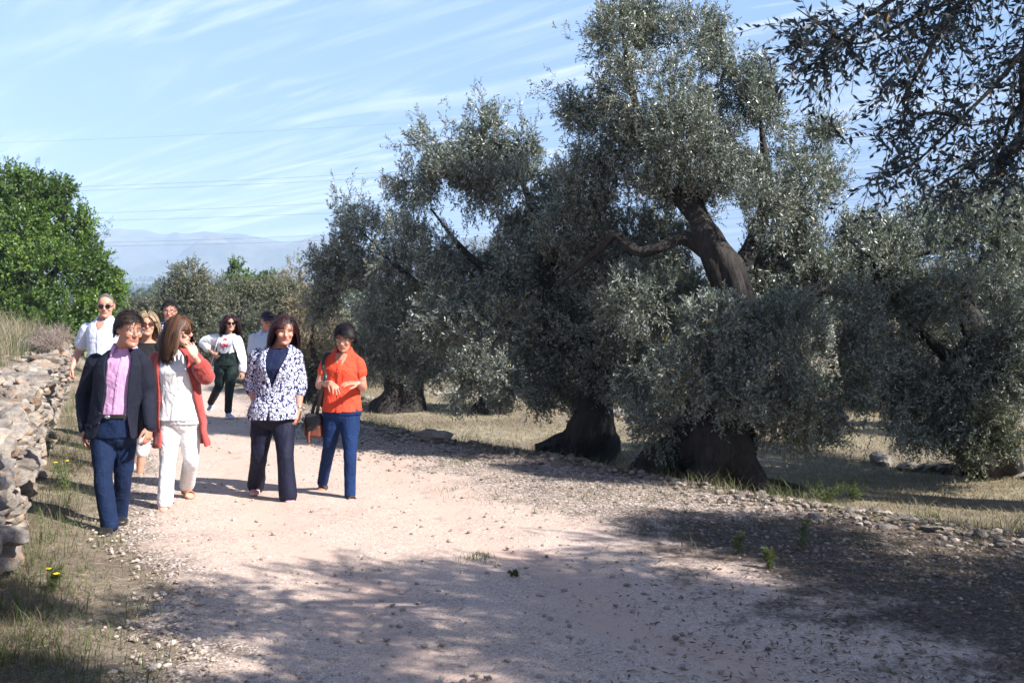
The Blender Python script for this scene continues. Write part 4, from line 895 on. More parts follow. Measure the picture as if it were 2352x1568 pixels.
# ------------------------------------------------------------------ far trees of the plain (a mass)
rT = np.random.default_rng(170); lob = []
V = []; n = 5200
yt = 120 + rT.random(n) ** .8 * 2200; ut = rT.uniform(180, 1000, n); xt = (ut - U0) / F * yt
keep = vnoise(np.column_stack([xt / 90, yt / 60]), 8) > .45
xt, yt = xt[keep], yt[keep]; s = rT.uniform(1.6, 4.2, len(xt)) * (1 + yt / 1500)
k = 16; c = np.column_stack([xt, yt, gz(xt, yt) + s * .55])
b_ = (c[:, None] + rT.normal(0, .42, (len(xt), k, 3)) * s[:, None, None] * np.array([1, 1, .7])).reshape(-1, 3)
dd = nrm(rT.normal(size=b_.shape)); nn_ = nrm(rT.normal(size=b_.shape)); ss = np.repeat(s, k) * .75
V = leaf_arrays(b_, dd, nn_, ss, ss * .6)
tag(link('far_treeline', fast_mesh('far_treeline', V, np.arange(len(V)).reshape(-1, 4), [leafmat('far_tree_leaf', (.045, .07, .03), (.045, .07, .03), (.08, .10, .05), .2, .7, .2)], attr={'tint': np.repeat(rT.uniform(.1, .9, len(b_)), 4)})), kind='stuff')

# ------------------------------------------------------------------ people
def skinmat(name, col, lip=(.42, .15, .13)):
    m, nt, b = newmat(name)
    f = noise(nt, 14, 4)
    c = ramp(nt, f, [(0.3, tuple(x * y for x, y in zip(col, (.9, .82, .8)))), (0.7, tuple(min(1, x * 1.08) for x in col))])
    nt.links.new(c, b.inputs['Base Color']); b.inputs['Roughness'].default_value = 0.5; b.inputs['Specular IOR Level'].default_value = 0.4
    b.inputs['Subsurface Weight'].default_value = 0.12; b.inputs['Subsurface Radius'].default_value = (.012, .005, .003)
    bump(nt, b, noise(nt, 160, 3), .12, .002); return m
def hairmat(name, a, c2):
    m, nt, b = newmat(name)
    t = attrn(nt, 'tint'); nt.links.new(ramp(nt, t, [(0.15, a), (0.85, c2)]), b.inputs['Base Color'])
    b.inputs['Roughness'].default_value = 0.55; b.inputs['Specular IOR Level'].default_value = 0.3; return m
M_LIP = plain('lip', (.40, .15, .13), .45); M_BROWDARK = plain('eyebrow', (.06, .04, .03), .8); M_EYE = plain('eye_dark', (.03, .022, .018), .25)
M_EYEWHITE = plain('eye_white', (.62, .58, .55), .3); M_NAILRED = plain('nail_red', (.6, .03, .10), .3)
M_GLASSFRAME = plain('glasses_wire', (.30, .26, .24), .3, .8); M_LENSDARK = plain('dark_lens', (.008, .008, .010), .12); M_LENSBROWN = plain('brown_lens', (.06, .018, .008), .12)
M_LEATHER = plain('black_leather', (.02, .018, .018), .42); M_SOLE = plain('shoe_sole', (.08, .075, .07), .8); M_SILVER = plain('silver_metal', (.6, .6, .62), .25, .9)
M_LENSCLEAR, nt_, b = newmat('clear_lens'); b.inputs['Base Color'].default_value = (.8, .8, .82, 1); b.inputs['Roughness'].default_value = .05; b.inputs['Alpha'].default_value = .04; b.inputs['Specular IOR Level'].default_value = .15

def Rz(a): c, s = math.cos(a), math.sin(a); return np.array([[c, -s, 0], [s, c, 0], [0, 0, 1.]])
def Rx(a): c, s = math.cos(a), math.sin(a); return np.array([[1., 0, 0], [0, c, -s], [0, s, c]])
def Ry(a): c, s = math.cos(a), math.sin(a); return np.array([[c, 0, s], [0, 1., 0], [-s, 0, c]])

class Head:
    """chin at z = 0, crown at z = .235, face towards -y; yaw turns it towards image right, pitch lifts the chin"""
    def __init__(s, pos, yaw=0, pitch=0, roll=0, scale=1.0, wide=1.0):
        s.pos = np.asarray(pos, float); s.M = Rz(rad(yaw)) @ Ry(rad(roll)) @ Rx(rad(-pitch)); s.k = scale; s.wide = wide
    def out(s, v): return ((np.asarray(v, float) - [0, 0, .1175]) * s.k) @ s.M.T + s.pos
    def inn(s, w_): return ((np.asarray(w_) - s.pos) @ s.M) / s.k + [0, 0, .1175]
    SEC = np.array([  # z, half width, front y, back y
        (0.000, .020, -.080, -.038), (0.010, .036, -.090, -.020), (0.028, .050, -.091, .006), (0.052, .0585, -.090, .044), (0.085, .0665, -.090, .078),
        (0.115, .0720, -.089, .092), (0.142, .0745, -.092, .098), (0.170, .0735, -.087, .098), (0.196, .0660, -.072, .087), (0.217, .0490, -.046, .064), (0.230, .026, -.018, .036), (.235, .008, .002, .016)])
    def geo(s, mb):
        th = np.linspace(0, 2 * np.pi, 28, endpoint=False); rings = []
        for z, w_, f, bk in s.SEC:
            c = (f + bk) / 2; x = np.sign(np.sin(th)) * np.abs(np.sin(th)) ** .92 * w_ * s.wide; y = c - np.cos(th) * (bk - f) / 2
            y = np.where(y < c, c + (y - c) * (1 - .06 * np.abs(np.sin(th)) ** 2), y)
            rings.append(np.stack([x, y, np.full(28, z)], 1))
        mb.loft(s.out(np.array(rings).reshape(-1, 3)).reshape(len(rings), 28, 3))
        def T(pts, r, **k): mb.tube(s.out(pts), np.asarray(r) * s.k, **k)
        def E(c, r, R_=np.eye(3)): mb.ell(s.out([c])[0], np.asarray(r) * s.k, s.M @ R_, 12)
        T([(0, -.086, .128), (0, -.097, .110), (0, -.109, .093), (0, -.106, .086)], [.008, .0095, .0125, .010], n=10)
        for q in (-1, 1):
            E((.0115 * q, -.099, .087), (.0085, .010, .008))
            E((.040 * q * s.wide, -.072, .090), (.022, .018, .022)); E((.032 * q, -.079, .142), (.024, .011, .008))
            E((.077 * q * s.wide, .012, .112), (.009, .019, .032), Rz(-.35 * q) @ Rx(-.2))
        E((0, -.089, .0655), (.021, .0075, .0055)); E((0, -.0895, .0555), (.018, .008, .0062)); E((0, -.086, .018), (.018, .012, .014)); E((0, -.084, .060), (.030, .010, .022))
    def sculpt(s, v):
        q = s.inn(v); near = (np.abs(q[:, 0]) < .1) & (np.abs(q[:, 1]) < .14) & (q[:, 2] > -.02) & (q[:, 2] < .26)
        d = np.zeros_like(q)
        for sg in (-1, 1):
            g = np.exp(-((q[:, 0] - .031 * sg) / .016) ** 2 - ((q[:, 2] - .121) / .011) ** 2) * (q[:, 1] < -.03); d[:, 1] += .0075 * g
        g = np.exp(-(q[:, 0] / .022) ** 2 - ((q[:, 2] - .0605 + 9 * q[:, 0] ** 2) / .0028) ** 2) * (q[:, 1] < -.05); d[:, 1] += .004 * g
        g = np.exp(-(q[:, 0] / .03) ** 2 - ((q[:, 2] - .040) / .007) ** 2) * (q[:, 1] < -.05); d[:, 1] += .004 * g
        return v + np.where(near[:, None], (d * s.k) @ s.M.T, 0)
    def regions(s, fc):
        """material index of each face: 0 skin 1 lip 2 brow 3 eye 4 eye white"""
        q = s.inn(fc); mi = np.zeros(len(q), int); ax = np.abs(q[:, 0]); front = (q[:, 1] < -.06) & (q[:, 2] > 0) & (q[:, 2] < .2) & (ax < .06)
        mi[front & (((q[:, 0] / .020) ** 2 + ((q[:, 2] - .0605 + 9 * q[:, 0] ** 2) / .0085) ** 2) < 1)] = 1
        ez = (q[:, 2] - .1215)
        mi[front & ((((ax - .031) / .0145) ** 2 + (ez / .0048) ** 2) < 1)] = 4
        mi[front & ((((ax - .031) / .0065) ** 2 + (ez / .0055) ** 2) < 1)] = 3
        mi[front & (ax > .012) & (ax < .050) & (np.abs(q[:, 2] - (.1425 + .004 * np.sin((ax - .012) / .038 * 2.6))) < .0042)] = 2
        return mi

def spt(head, th, el, add=0.0):
    """point over the skull: th from the face round the head, el up"""
    a = np.array([.079 * head.wide + add, .101 + add, .103 + add]); d = np.stack([np.sin(th) * np.cos(el), -np.cos(th) * np.cos(el), np.sin(el)], -1)
    return np.array([0, .004, .134]) + d * a
HC = np.array([0, .004, .134])
def make_hair(head, rng, n, length, hairline, style, mat, lay=(.003, .02), width=.0035, root=None, stiff=.75, grav=.35, lift=.25, part=0.0, jitter=.25, cap_el=None, lenvar=.2, nseg=10, curl_in=0.0, org=None, name='hair'):
    """strands combed over the skull in head space; hairline(th) = lowest elevation that carries hair"""
    d = nrm(rng.normal(size=(n * 4, 3))); th = np.arctan2(np.abs(d[:, 0]), -d[:, 1]); el = np.arcsin(d[:, 2])
    k = el > hairline(th) + rng.normal(0, .03, len(el)); d = d[k][:n]; n = len(d)
    th = np.arctan2(d[:, 0], -d[:, 1]); el = np.arcsin(d[:, 2])
    a = np.array([.078 * head.wide, .100, .102])
    p = HC + d * a; nr = nrm(d / a)
    side = np.where(d[:, 0] - part / .078 >= 0, 1.0, -1.0)
    comb = np.zeros((n, 3))
    if style == 'down':
        comb[:, 0] = side * (.5 + .6 * np.clip(d[:, 2], 0, 1)); comb[:, 1] = .25 + .4 * (d[:, 1] < -.3); comb[:, 2] = -.8
    elif style == 'fringe':
        comb[:, 0] = side * .35 + .25; comb[:, 1] = np.where(d[:, 1] < .2, -.8, .3); comb[:, 2] = -.6
    elif style == 'side':
        comb[:, 0] = -.75; comb[:, 1] = np.where(d[:, 1] < -.2, -.05, .5); comb[:, 2] = -.25 - .6 * (d[:, 2] < .3)
    elif style == 'short':
        comb[:, 0] = side * .2; comb[:, 1] = .5; comb[:, 2] = -.3 - .6 * (d[:, 2] < .3)
    elif style == 'swept':
        comb[:, 0] = .9; comb[:, 1] = np.where(d[:, 1] < .1, -.35, .4); comb[:, 2] = -.15 - .8 * (d[:, 2] < .35)
    comb += rng.normal(0, jitter, (n, 3)); comb -= nr * np.sum(comb * nr, 1, keepdims=True); comb = nrm(comb)
    v = nrm(comb + nr * lift); L_ = length * rng.uniform(1 - lenvar, 1 + lenvar, n); seg = L_ / nseg
    layer = rng.uniform(lay[0], lay[1], n) * (1 + .5 * (vnoise(d * 4 + 3, 5) - .5)); pts = [p]
    for i in range(nseg):
        v = nrm(v * stiff + comb * (1 - stiff) * (1 if i < nseg * .5 else .2) + np.array([0, 0, -grav]))
        p = p + v * seg[:, None]
        q = (p - HC) / (a + layer[:, None]); qn = np.linalg.norm(q, axis=1); ins = (qn < 1) & (p[:, 2] > .09)
        p = np.where(ins[:, None], HC + q / np.maximum(qn, 1e-6)[:, None] * (a + layer[:, None]), p)
        low = p[:, 2] <= .10                      # below the ears: keep off the neck and jaw
        rr = np.hypot(p[:, 0] / .074, (p[:, 1] - .03) / .088); fac = np.where(low & (rr < 1 + layer * 6), (1 + layer * 6) / np.maximum(rr, .2), 1)
        p = np.column_stack([p[:, 0] * fac, (p[:, 1] - .03) * fac + .03, p[:, 2]])
        face = (p[:, 1] < -.035) & (p[:, 2] < .150)
        if style in ('down', 'side', 'swept', 'short'):
            p[:, 0] = np.where(face & (np.abs(p[:, 0]) < .070), np.sign(p[:, 0] + 1e-6) * (.070 + layer * .5), p[:, 0])
            p[:, 1] = np.where(face, np.maximum(p[:, 1], -.062), p[:, 1])
        if curl_in: p[:, 0] -= curl_in * seg * np.sign(p[:, 0]) * (i > nseg * .6)
        pts.append(p)
    S = np.stack(pts, 1); m = S.shape[1]
    tan = nrm(np.gradient(S, axis=1)); nn = nrm(S - (HC - np.array([0, 0, .0]))) ; sd_ = nrm(np.cross(tan, nn))
    tp = np.interp(np.linspace(0, 1, m), [0, .15, .8, 1], [.7, 1, .8, .15]) * width
    V = np.stack([S - sd_ * tp[None, :, None] / 2, S + sd_ * tp[None, :, None] / 2], 2).reshape(-1, 3)
    f = np.array([[2 * i, 2 * i + 1, 2 * i + 3, 2 * i + 2] for i in range(m - 1)]); Fq = ((np.arange(n) * 2 * m)[:, None, None] + f[None]).reshape(-1, 4)
    tint = np.repeat(np.clip(vnoise(d * 5, 9) * .9 + rng.normal(0, .18, n), 0, 1), 2 * m)
    # scalp under the strands
    gt = np.linspace(-np.pi, np.pi, 49); ge = np.linspace(-.9, np.pi / 2 - .02, 26); GT, GE = np.meshgrid(gt, ge)
    cv = spt(head, GT, GE, .0025); cv = cv.reshape(-1, 3); ok = GE > hairline(np.abs(GT)) - .02
    idx = np.arange(GT.size).reshape(GT.shape); cq = np.stack([idx[:-1, :-1], idx[:-1, 1:], idx[1:, 1:], idx[1:, :-1]], -1); okq = ok[:-1, :-1] & ok[1:, 1:] & ok[:-1, 1:] & ok[1:, :-1]
    cq = cq[okq]
    V2 = np.vstack([V, cv]); Fq = np.vstack([Fq, cq + len(V)]); tint = np.concatenate([tint, np.full(len(cv), .25)])
    me = fast_mesh(name, head.out(V2) - org, Fq, [mat], smooth=True, attr={'tint': tint}); return me

def hand(mb, wrist, d, pn, curl=.35, scale=1.0, side=1, spread=.10, curls=None, thumb_out=.55):
    """palm, four fingers and thumb. d: direction of the hand, pn: where the palm faces, side: +1 puts the thumb on cross(d, pn)"""
    d = nrm(d); pn = nrm(np.asarray(pn, float) - d * np.dot(pn, d)); lat = np.cross(d, pn) * side; s = scale; w_ = np.asarray(wrist, float)
    rings = []
    th = np.linspace(0, 2 * np.pi, 14, endpoint=False)
    for t, hw, ht in [(-.02, .023, .019), (0.0, .026, .018), (.02, .033, .017), (.05, .040, .0165), (.078, .041, .0145), (.09, .038, .011)]:
        c = w_ + d * t * s; rings.append(c + (np.cos(th)[:, None] * lat * hw + np.sin(th)[:, None] * pn * ht) * s)
    mb.loft(rings)
    Ls = [.074, .082, .077, .060]; xs = [.030, .0105, -.009, -.028]; tips = []
    for i in range(4):
        c = curl if curls is None else curls[i]
        p = w_ + (d * (.084 - .004 * abs(i - 1)) + lat * xs[i]) * s; dr = nrm(d + lat * spread * (1.5 - i)); pts = [p - dr * .015 * s, p]; ang = 0
        for j, fr in enumerate((.44, .31, .25)):
            ang += c * (.8, 1.1, .8)[j]; dd = dr * math.cos(ang) + pn * math.sin(ang); p = p + dd * Ls[i] * fr * s; pts.append(p)
        mb.tube(pts, np.array([.0098, .0096, .0088, .008, .0068]) * s, n=8); tips.append((p, dd))
    b0 = w_ + (d * .018 + lat * .024 + pn * .006) * s; t1 = nrm(d * .75 + lat * thumb_out + pn * .35); t2 = nrm(d * .95 + lat * thumb_out * .35 + pn * .35)
    mb.tube([b0, b0 + t1 * .036 * s, b0 + t1 * .036 * s + t2 * .030 * s, b0 + t1 * .036 * s + t2 * .056 * s], np.array([.0145, .0118, .0105, .0085]) * s, n=8)
    return tips

class Torso:
    """tube of cross-sections from the hips (t = 0) to the base of the neck (t = 1)"""
    def __init__(s, hips, neck, lat, rings, bow=0.0):
        s.h, s.n = np.asarray(hips, float), np.asarray(neck, float); s.lat = nrm(np.array([lat[0], lat[1], 0.0])); s.dep = np.array([-s.lat[1], s.lat[0], 0])   # dep points away from the front
        s.R = np.array(rings, float); s.bow = bow; s.ulat = nrm(np.asarray(lat, float))
    def P(s, th, t, off=0.0):
        th, t = np.broadcast_arrays(np.asarray(th, float), np.asarray(t, float))
        R = s.R; hw = np.interp(t, R[:, 0], R[:, 1]) + off; fr = np.interp(t, R[:, 0], R[:, 2]) + off; bk = np.interp(t, R[:, 0], R[:, 3]) + off
        c = s.h + (s.n - s.h) * t[..., None] - s.dep * (s.bow * np.sin(np.pi * np.clip(t, 0, 1)))[..., None]
        sn, cs = np.sin(th), np.cos(th)
        x = np.sign(sn) * np.abs(sn) ** .86 * hw; y = np.sign(cs) * np.abs(cs) ** .86 * np.where(cs > 0, fr, bk)
        L_ = s.lat * (1 - np.clip(t, 0, 1))[..., None] + s.ulat * np.clip(t, 0, 1)[..., None]
        return c + L_ * x[..., None] - s.dep * y[..., None]
    def solid(s, mb, t0, t1, off=0.0, n=36, k=26):
        th = np.linspace(-np.pi, np.pi, n, endpoint=False); ts = np.linspace(t0, t1, k)
        mb.loft(np.array([s.P(th, t, off) for t in ts]))
    def shell(s, mb, t0, t1, gap, off, thick, k=34, n=50, flare=None):
        """open-fronted coat: gap(t) = (left edge, right edge) angles left open at the front"""
        ts = np.linspace(t0, t1, k); A = []; B = []
        for t in ts:
            g0, g1 = gap(t); th = np.linspace(g1, 2 * np.pi + g0, n); o = off(t) if callable(off) else off
            A.append(s.P(th, t, o)); B.append(s.P(th, t, o - thick))
        A, B = np.array(A), np.array(B); V = np.vstack([A.reshape(-1, 3), B.reshape(-1, 3)]); m = k * n; f = []
        for i in range(k - 1):
            for j in range(n - 1):
                a = i * n + j; f.append([a, a + 1, a + 1 + n, a + n]); f.append([m + a, m + a + n, m + a + n + 1, m + a + 1])
            a = i * n; f.append([a, a + n, m + a + n, m + a]); a = i * n + n - 1; f.append([a, m + a, m + a + n, a + n])
        for j in range(n - 1):
            f.append([j, m + j, m + j + 1, j + 1]); a = (k - 1) * n + j; f.append([a, a + 1, m + a + 1, m + a])
        mb.add(V, f)
    def patch(s, mb, th_of, t0, t1, off, thick, k=14, n=6):
        """raised flap on the surface: th_of(t) = (th0, th1)"""
        ts = np.linspace(t0, t1, k); A = []; B = []
        for t in ts:
            a, b_ = th_of(t); th = np.linspace(a, b_, n); o = off(t) if callable(off) else off; A.append(s.P(th, t, o)); B.append(s.P(th, t, o - thick))
        A, B = np.array(A), np.array(B); V = np.vstack([A.reshape(-1, 3), B.reshape(-1, 3)]); m = k * n; f = []
        for i in range(k - 1):
            for j in range(n - 1):
                a = i * n + j; f.append([a, a + 1, a + 1 + n, a + n]); f.append([m + a, m + a + n, m + a + n + 1, m + a + 1])
            a = i * n; f.append([a, a + n, m + a + n, m + a]); a = i * n + n - 1; f.append([a, m + a, m + a + n, a + n])
        for j in range(n - 1):
            f.append([j, m + j, m + j + 1, j + 1]); a = (k - 1) * n + j; f.append([a, a + 1, m + a + 1, m + a])
        mb.add(V, f)
def folds(v, n, seed, amp=.006, scale=9.0, dirz=.45):
    q = np.column_stack([v[:, 0] * scale, v[:, 1] * scale, v[:, 2] * scale * dirz]); q = q + .6 * np.column_stack([fbm(q * .6, seed), fbm(q * .6, seed + 3), fbm(q * .6, seed + 6)]) * 3
    h = 1 - 2 * np.abs(fbm(q, seed + 11, 3)) * 2.2
    return v + n * (amp * (h - .55))[:, None]
def finish(mb, name, mats, org, parent, voxel=.0055, iters=4, seed=None, amp=.0, scale=9.0, dirz=.45, ground=None, post=None):
    me = remesh(mb, voxel, iters); v = vget(me)
    if seed is not None and amp: v = folds(v, nget(me), seed, amp, scale, dirz)
    if ground is not None: v[:, 2] = np.maximum(v[:, 2], ground)
    if post is not None: v = post(v)
    vset(me, v - org)
    me.name = name
    for m in mats: me.materials.append(m)
    me.polygons.foreach_set('use_smooth', np.ones(len(me.polygons), bool)); me.update()
    return link(name, me, parent)
def foot_geo(mb, ank, toe, width=.045, height=.075, n=16, heel=.055, s=1.0, toes=False):
    """foot or shoe from heel to toe; ank above the heel, toe on the ground"""
    ank, toe = np.asarray(ank, float), np.asarray(toe, float); g = np.array([ank[0], ank[1], toe[2]]) if True else None
    f = nrm((toe - ank) * [1, 1, 0]); lat = np.array([-f[1], f[0], 0]); heelp = np.array([ank[0], ank[1], ank[2]]) - f * heel
    L_ = np.linalg.norm((toe - heelp)[:2]); rings = []; th = np.linspace(0, 2 * np.pi, n, endpoint=False)
    zb = lambda t: (ank[2] - .085 * s) * (1 - t) + toe[2] * t if ank[2] - .085 * s > toe[2] else toe[2]
    for t, w_, h in [(0, .35, .35), (.04, .62, .75), (.14, .74, .98), (.28, .76, 1.0), (.42, .82, .86), (.58, .95, .66), (.72, 1.0, .52), (.86, .88, .42), (.95, .62, .33), (1.0, .30, .22)]:
        c = heelp + f * L_ * t; z0 = zb(t); hh = height * s * h; sn = np.sin(th); z = z0 + hh * .5 * (1 + np.sign(sn) * np.abs(sn) ** .7)
        x = np.sign(np.cos(th)) * np.abs(np.cos(th)) ** .75 * width * s * w_
        rings.append(np.column_stack([np.tile(c[:2], (n, 1)) + x[:, None] * lat[:2], z]))
    mb.loft(rings); return heelp, f, lat, L_
MEN = [(-.12, .165, .10, .12), (0, .175, .115, .13), (.12, .172, .12, .125), (.26, .165, .125, .11), (.5, .172, .125, .115), (.7, .182, .125, .12), (.82, .188, .108, .112), (.90, .165, .085, .095), (.96, .115, .068, .08), (1.0, .075, .058, .07), (1.06, .062, .055, .062)]
WOM = [(-.12, .17, .10, .125), (0, .180, .115, .135), (.12, .172, .118, .12), (.30, .148, .11, .10), (.5, .152, .118, .10), (.68, .162, .142, .105), (.80, .165, .115, .10), (.90, .150, .08, .085), (.96, .105, .062, .07), (1.0, .068, .052, .06), (1.06, .056, .05, .056)]
def scaled(R, k, fr=1.0, bk=1.0): return [(t, a * k, b_ * k * fr, c * k * bk) for t, a, b_, c in R]
def grow(R, d): return [(t, a + d, b_ + d, c + d) for t, a, b_, c in R]

def limb(mb, pts, r, m=6, n=14, **k):
    p, rr = spline(pts, r, m); mb.tube(p, rr, n, **k)
def J(q, Y0):
    return P(q[0], q[1], Y0 + (q[2] if len(q) > 2 else 0))
def glasses(head, org, parent, lens, frame, name='glasses', big=1.0, sun=True):
    g = MB()
    for sg in (-1, 1):
        th = np.linspace(0, 2 * np.pi, 20, endpoint=False); c = np.array([.033 * sg, -.096, .119])
        x = np.sign(np.cos(th)) * np.abs(np.cos(th)) ** .7 * .024 * big; z = np.sign(np.sin(th)) * np.abs(np.sin(th)) ** .75 * .0175 * big
        ring = c + np.column_stack([x, np.abs(x + .033 * sg) * .10 * 0 + np.abs(x * sg + .0) * 0 + (x * sg) * .25, z])
        rg_ = np.vstack([ring, ring[:1]]); g.tube(head.out(rg_), (.0026 if sun else .0014) * head.k, 6, round_=False)
        g.tube(head.out([(.056 * sg * (big * .5 + .5), -.090, .124), (.076 * sg * head.wide, -.05, .124), (.080 * sg * head.wide, .01, .122)]), (.0028 if sun else .0014) * head.k, 6)
    g.tube(head.out([(-.011, -.101, .122), (0, -.106, .125), (.011, -.101, .122)]), (.0022 if sun else .0013) * head.k, 6)
    o = link(name, g.mesh(name, [frame], org=org), parent)
    for sg in (-1, 1):
        l_ = MB(); th = np.linspace(0, 2 * np.pi, 20, endpoint=False); c = np.array([.033 * sg, -.096, .119])
        x = np.sign(np.cos(th)) * np.abs(np.cos(th)) ** .7 * .0235 * big; z = np.sign(np.sin(th)) * np.abs(np.sin(th)) ** .75 * .017 * big
        a = c + np.column_stack([x, x * sg * .25 - .0012, z]); b_ = c + np.column_stack([x, x * sg * .25 + .0012, z])
        l_.loft([head.out(a), head.out(b_)]); link('lens', l_.mesh('lens', [lens], smooth=False, org=org), o)
    return o

def person(c):
    """builds the shared things: root, body (one continuous surface), then calls the outfit"""
    Y0 = c['Y']; rng = np.random.default_rng(c['seed']); sk = c.get('k', 1.0)
    X_ = {}
    for key, q in c['j'].items(): X_[key] = J(q, Y0)
    lat = X_['shR'] - X_['shL']
    hips = (X_['hipL'] + X_['hipR']) / 2; hd = Head(J(c['head'], Y0), *c['face'], scale=c.get('hs', 1.0), wide=c.get('wide', 1.0))
    foot = np.array([hips[0], Y0, 0.0]); foot[2] = gz1(foot[0], foot[1]) + .014
    root = empty('person', foot, c['label'], 'person', None)
    latB = (X_['hipR'] - X_['hipL']) * .5 + lat * .5; latB[2] = lat[2]
    T = Torso(hips, X_['neck'], latB, c['rings'], c.get('bow', 0.0)); T.ulat = nrm(lat)
    mb = MB()
    Tb = Torso(hips, X_['neck'], latB, grow(c['rings'], -.022), c.get('bow', 0.0)); Tb.ulat = nrm(lat); Tb.solid(mb, .02, 1.0)
    hd.geo(mb)
    nt_ = hd.out([(0, .012, .055)])[0]; nb = X_['neck']; nr_ = c.get('neckr', .056) * sk
    mb.tube([nb - (nt_ - nb) * .35, nb, (nb + nt_) / 2, nt_], [nr_ * 1.15, nr_ * 1.08, nr_, nr_ * .98], 18)
    ar = c.get('arm', 1.0) * sk
    for s_ in 'LR':
        a, e, w_ = X_['sh' + s_], X_['el' + s_], X_['wr' + s_]
        limb(mb, [a, a + (e - a) * .5, e, e + (w_ - e) * .3, w_], np.array([.050, .046, .037, .038, .024]) * ar)
        h = c['hand' + s_]; X_['tips' + s_] = hand(mb, w_, h['d'], h['p'], h.get('curl', .3), h.get('s', 1.0) * sk, h['side'], h.get('spread', .08), h.get('curls'), h.get('thumb', .55))
        lr = c.get('leg', 1.0) * sk; hp, kn, an = X_['hip' + s_], X_['kn' + s_], X_['an' + s_]
        limb(mb, [hp, hp + (kn - hp) * .5, kn, kn + (an - kn) * .35, an], np.array([.075, .068, .050, .052, .036]) * lr)
        if c.get('barefoot'): foot_geo(mb, an, X_['toe' + s_], .040 * sk, .062, s=1.0)
    gnd = foot[2] - .005
    me = remesh(mb, c.get('vox', .005), 3); v = hd.sculpt(vget(me)); v[:, 2] = np.maximum(v[:, 2], gnd); vset(me, v - foot); me.name = 'body'
    for m in (c['skin'], c.get('lip', M_LIP), c.get('brow', M_BROWDARK), M_EYE, M_EYEWHITE, M_NAILRED): me.materials.append(m)
    fc = np.empty(len(me.polygons) * 3, np.float32); me.polygons.foreach_get('center', fc); fc = fc.reshape(-1, 3) + foot
    mi = hd.regions(fc)
    if c.get('squint'): mi[(mi == 4)] = 2
    if c.get('shades'): mi[(mi == 3) | (mi == 4)] = 0
    if c.get('nails'):
        for s_ in 'LR':
            for p, dd in X_['tips' + s_]: mi[np.linalg.norm(fc - (p + dd * .004), axis=1) < .0085] = 5
    me.polygons.foreach_set('material_index', mi.astype(np.int32)); me.polygons.foreach_set('use_smooth', np.ones(len(me.polygons), bool)); me.update()
    link('body', me, root)
    return root, foot, X_, T, hd, rng, gnd

def trousers(root, org, X_, T, rK, mat, seed, gnd, name='trousers', top=.22, end=None, hips_off=.004, vox=.006, amp=.007, cuff_drop=.035, scale=9.0):
    mb = MB(); T.solid(mb, -.02, top, hips_off, k=12); mb.ell(T.h + np.array([0, 0, .0]), (T.R[1, 1] * .985, T.R[1, 2] * .98, .115), n=24)
    for s_ in 'LR':
        hp, kn, an = X_['hip' + s_], X_['kn' + s_], X_['an' + s_]
        e = an + nrm(an - kn) * cuff_drop if end is None else kn + (an - kn) * end
        limb(mb, [hp + (hp - kn) * .08, hp + (kn - hp) * .35, hp + (kn - hp) * .7, kn, kn + (e - kn) * .35, e], np.array(rK), n=18)
    me = finish(mb, name, [mat], org, root, vox, 8, seed, amp, scale, .5)
    return me
def sleeve(mb, X_, s_, r, end=1.0, upto='wr', drop=0.0, n=16):
    a, e, w_ = X_['sh' + s_], X_['el' + s_], X_['wr' + s_]
    if upto == 'wr':
        z = e + (w_ - e) * end; pts = [a, a + (e - a) * .5, e, e + (z - e) * .5, z]
    else:
        z = a + (e - a) * end; pts = [a, a + (z - a) * .33, a + (z - a) * .66, z]
    limb(mb, pts, np.array(r), n=n); return z
def shoe(root, org, X_, s_, mat, gnd, w_=.048, h=.085, name='shoe', sole=None, k=1.0):
    mb = MB(); foot_geo(mb, X_['an' + s_], X_['toe' + s_], w_, h, s=k)
    an = X_['an' + s_]; mb.tube([an - [0, 0, .03], an + [0, 0, .02]], [.043 * k, .038 * k], 14)
    o = finish(mb, name, [mat], org, root, .0055, 2, ground=gnd)
    if sole:
        mb = MB(); foot_geo(mb, X_['an' + s_], X_['toe' + s_] , w_ + .004, .024, s=k, heel=.060); o2 = finish(mb, 'sole', [sole], org, o, .005, 1, ground=gnd - .004)
    return o
def sandal(root, org, X_, s_, mat, gnd, straps=((.30, .9), (.62, .62), (.76, .55)), k=1.0, soleh=.022):
    mb = MB(); hp, f, lat, L_ = foot_geo(mb, X_['an' + s_], X_['toe' + s_] + nrm((X_['toe' + s_] - X_['an' + s_]) * [1, 1, 0]) * .008, .045 * k, soleh, s=1.0, heel=.06)
    an, toe = X_['an' + s_], X_['toe' + s_]
    for t, h in straps:
        c = hp + f * L_ * t; zb = (an[2] - .085) * (1 - t) + toe[2] * t if an[2] - .085 > toe[2] else toe[2]
        a = np.linspace(-.1, np.pi + .1, 12); wd = np.interp(t, [0, .28, .42, .58, .72, .86, 1], [.030, .032, .034, .0395, .042, .037, .02]) * k + .003; hh = .066 * h
        pts = np.array([[c[0], c[1], zb + .008] + lat * (-math.cos(x) * wd) + np.array([0, 0, max(math.sin(x), 0) * hh]) for x in a])
        mb.tube(pts, .006, 8, flat=2.0, up=f)
    return finish(mb, 'sandal', [mat], org, root, .0045, 1, ground=gnd - .004)
def buttons(root, org, T, ts, th, off, mat, r=.006, name='button'):
    for t in ts:
        p = T.P(th, t, off); m = MB(); m.ell(p, (r, r * .5, r), n=8); link(name, m.mesh(name, [mat], org=org), root)
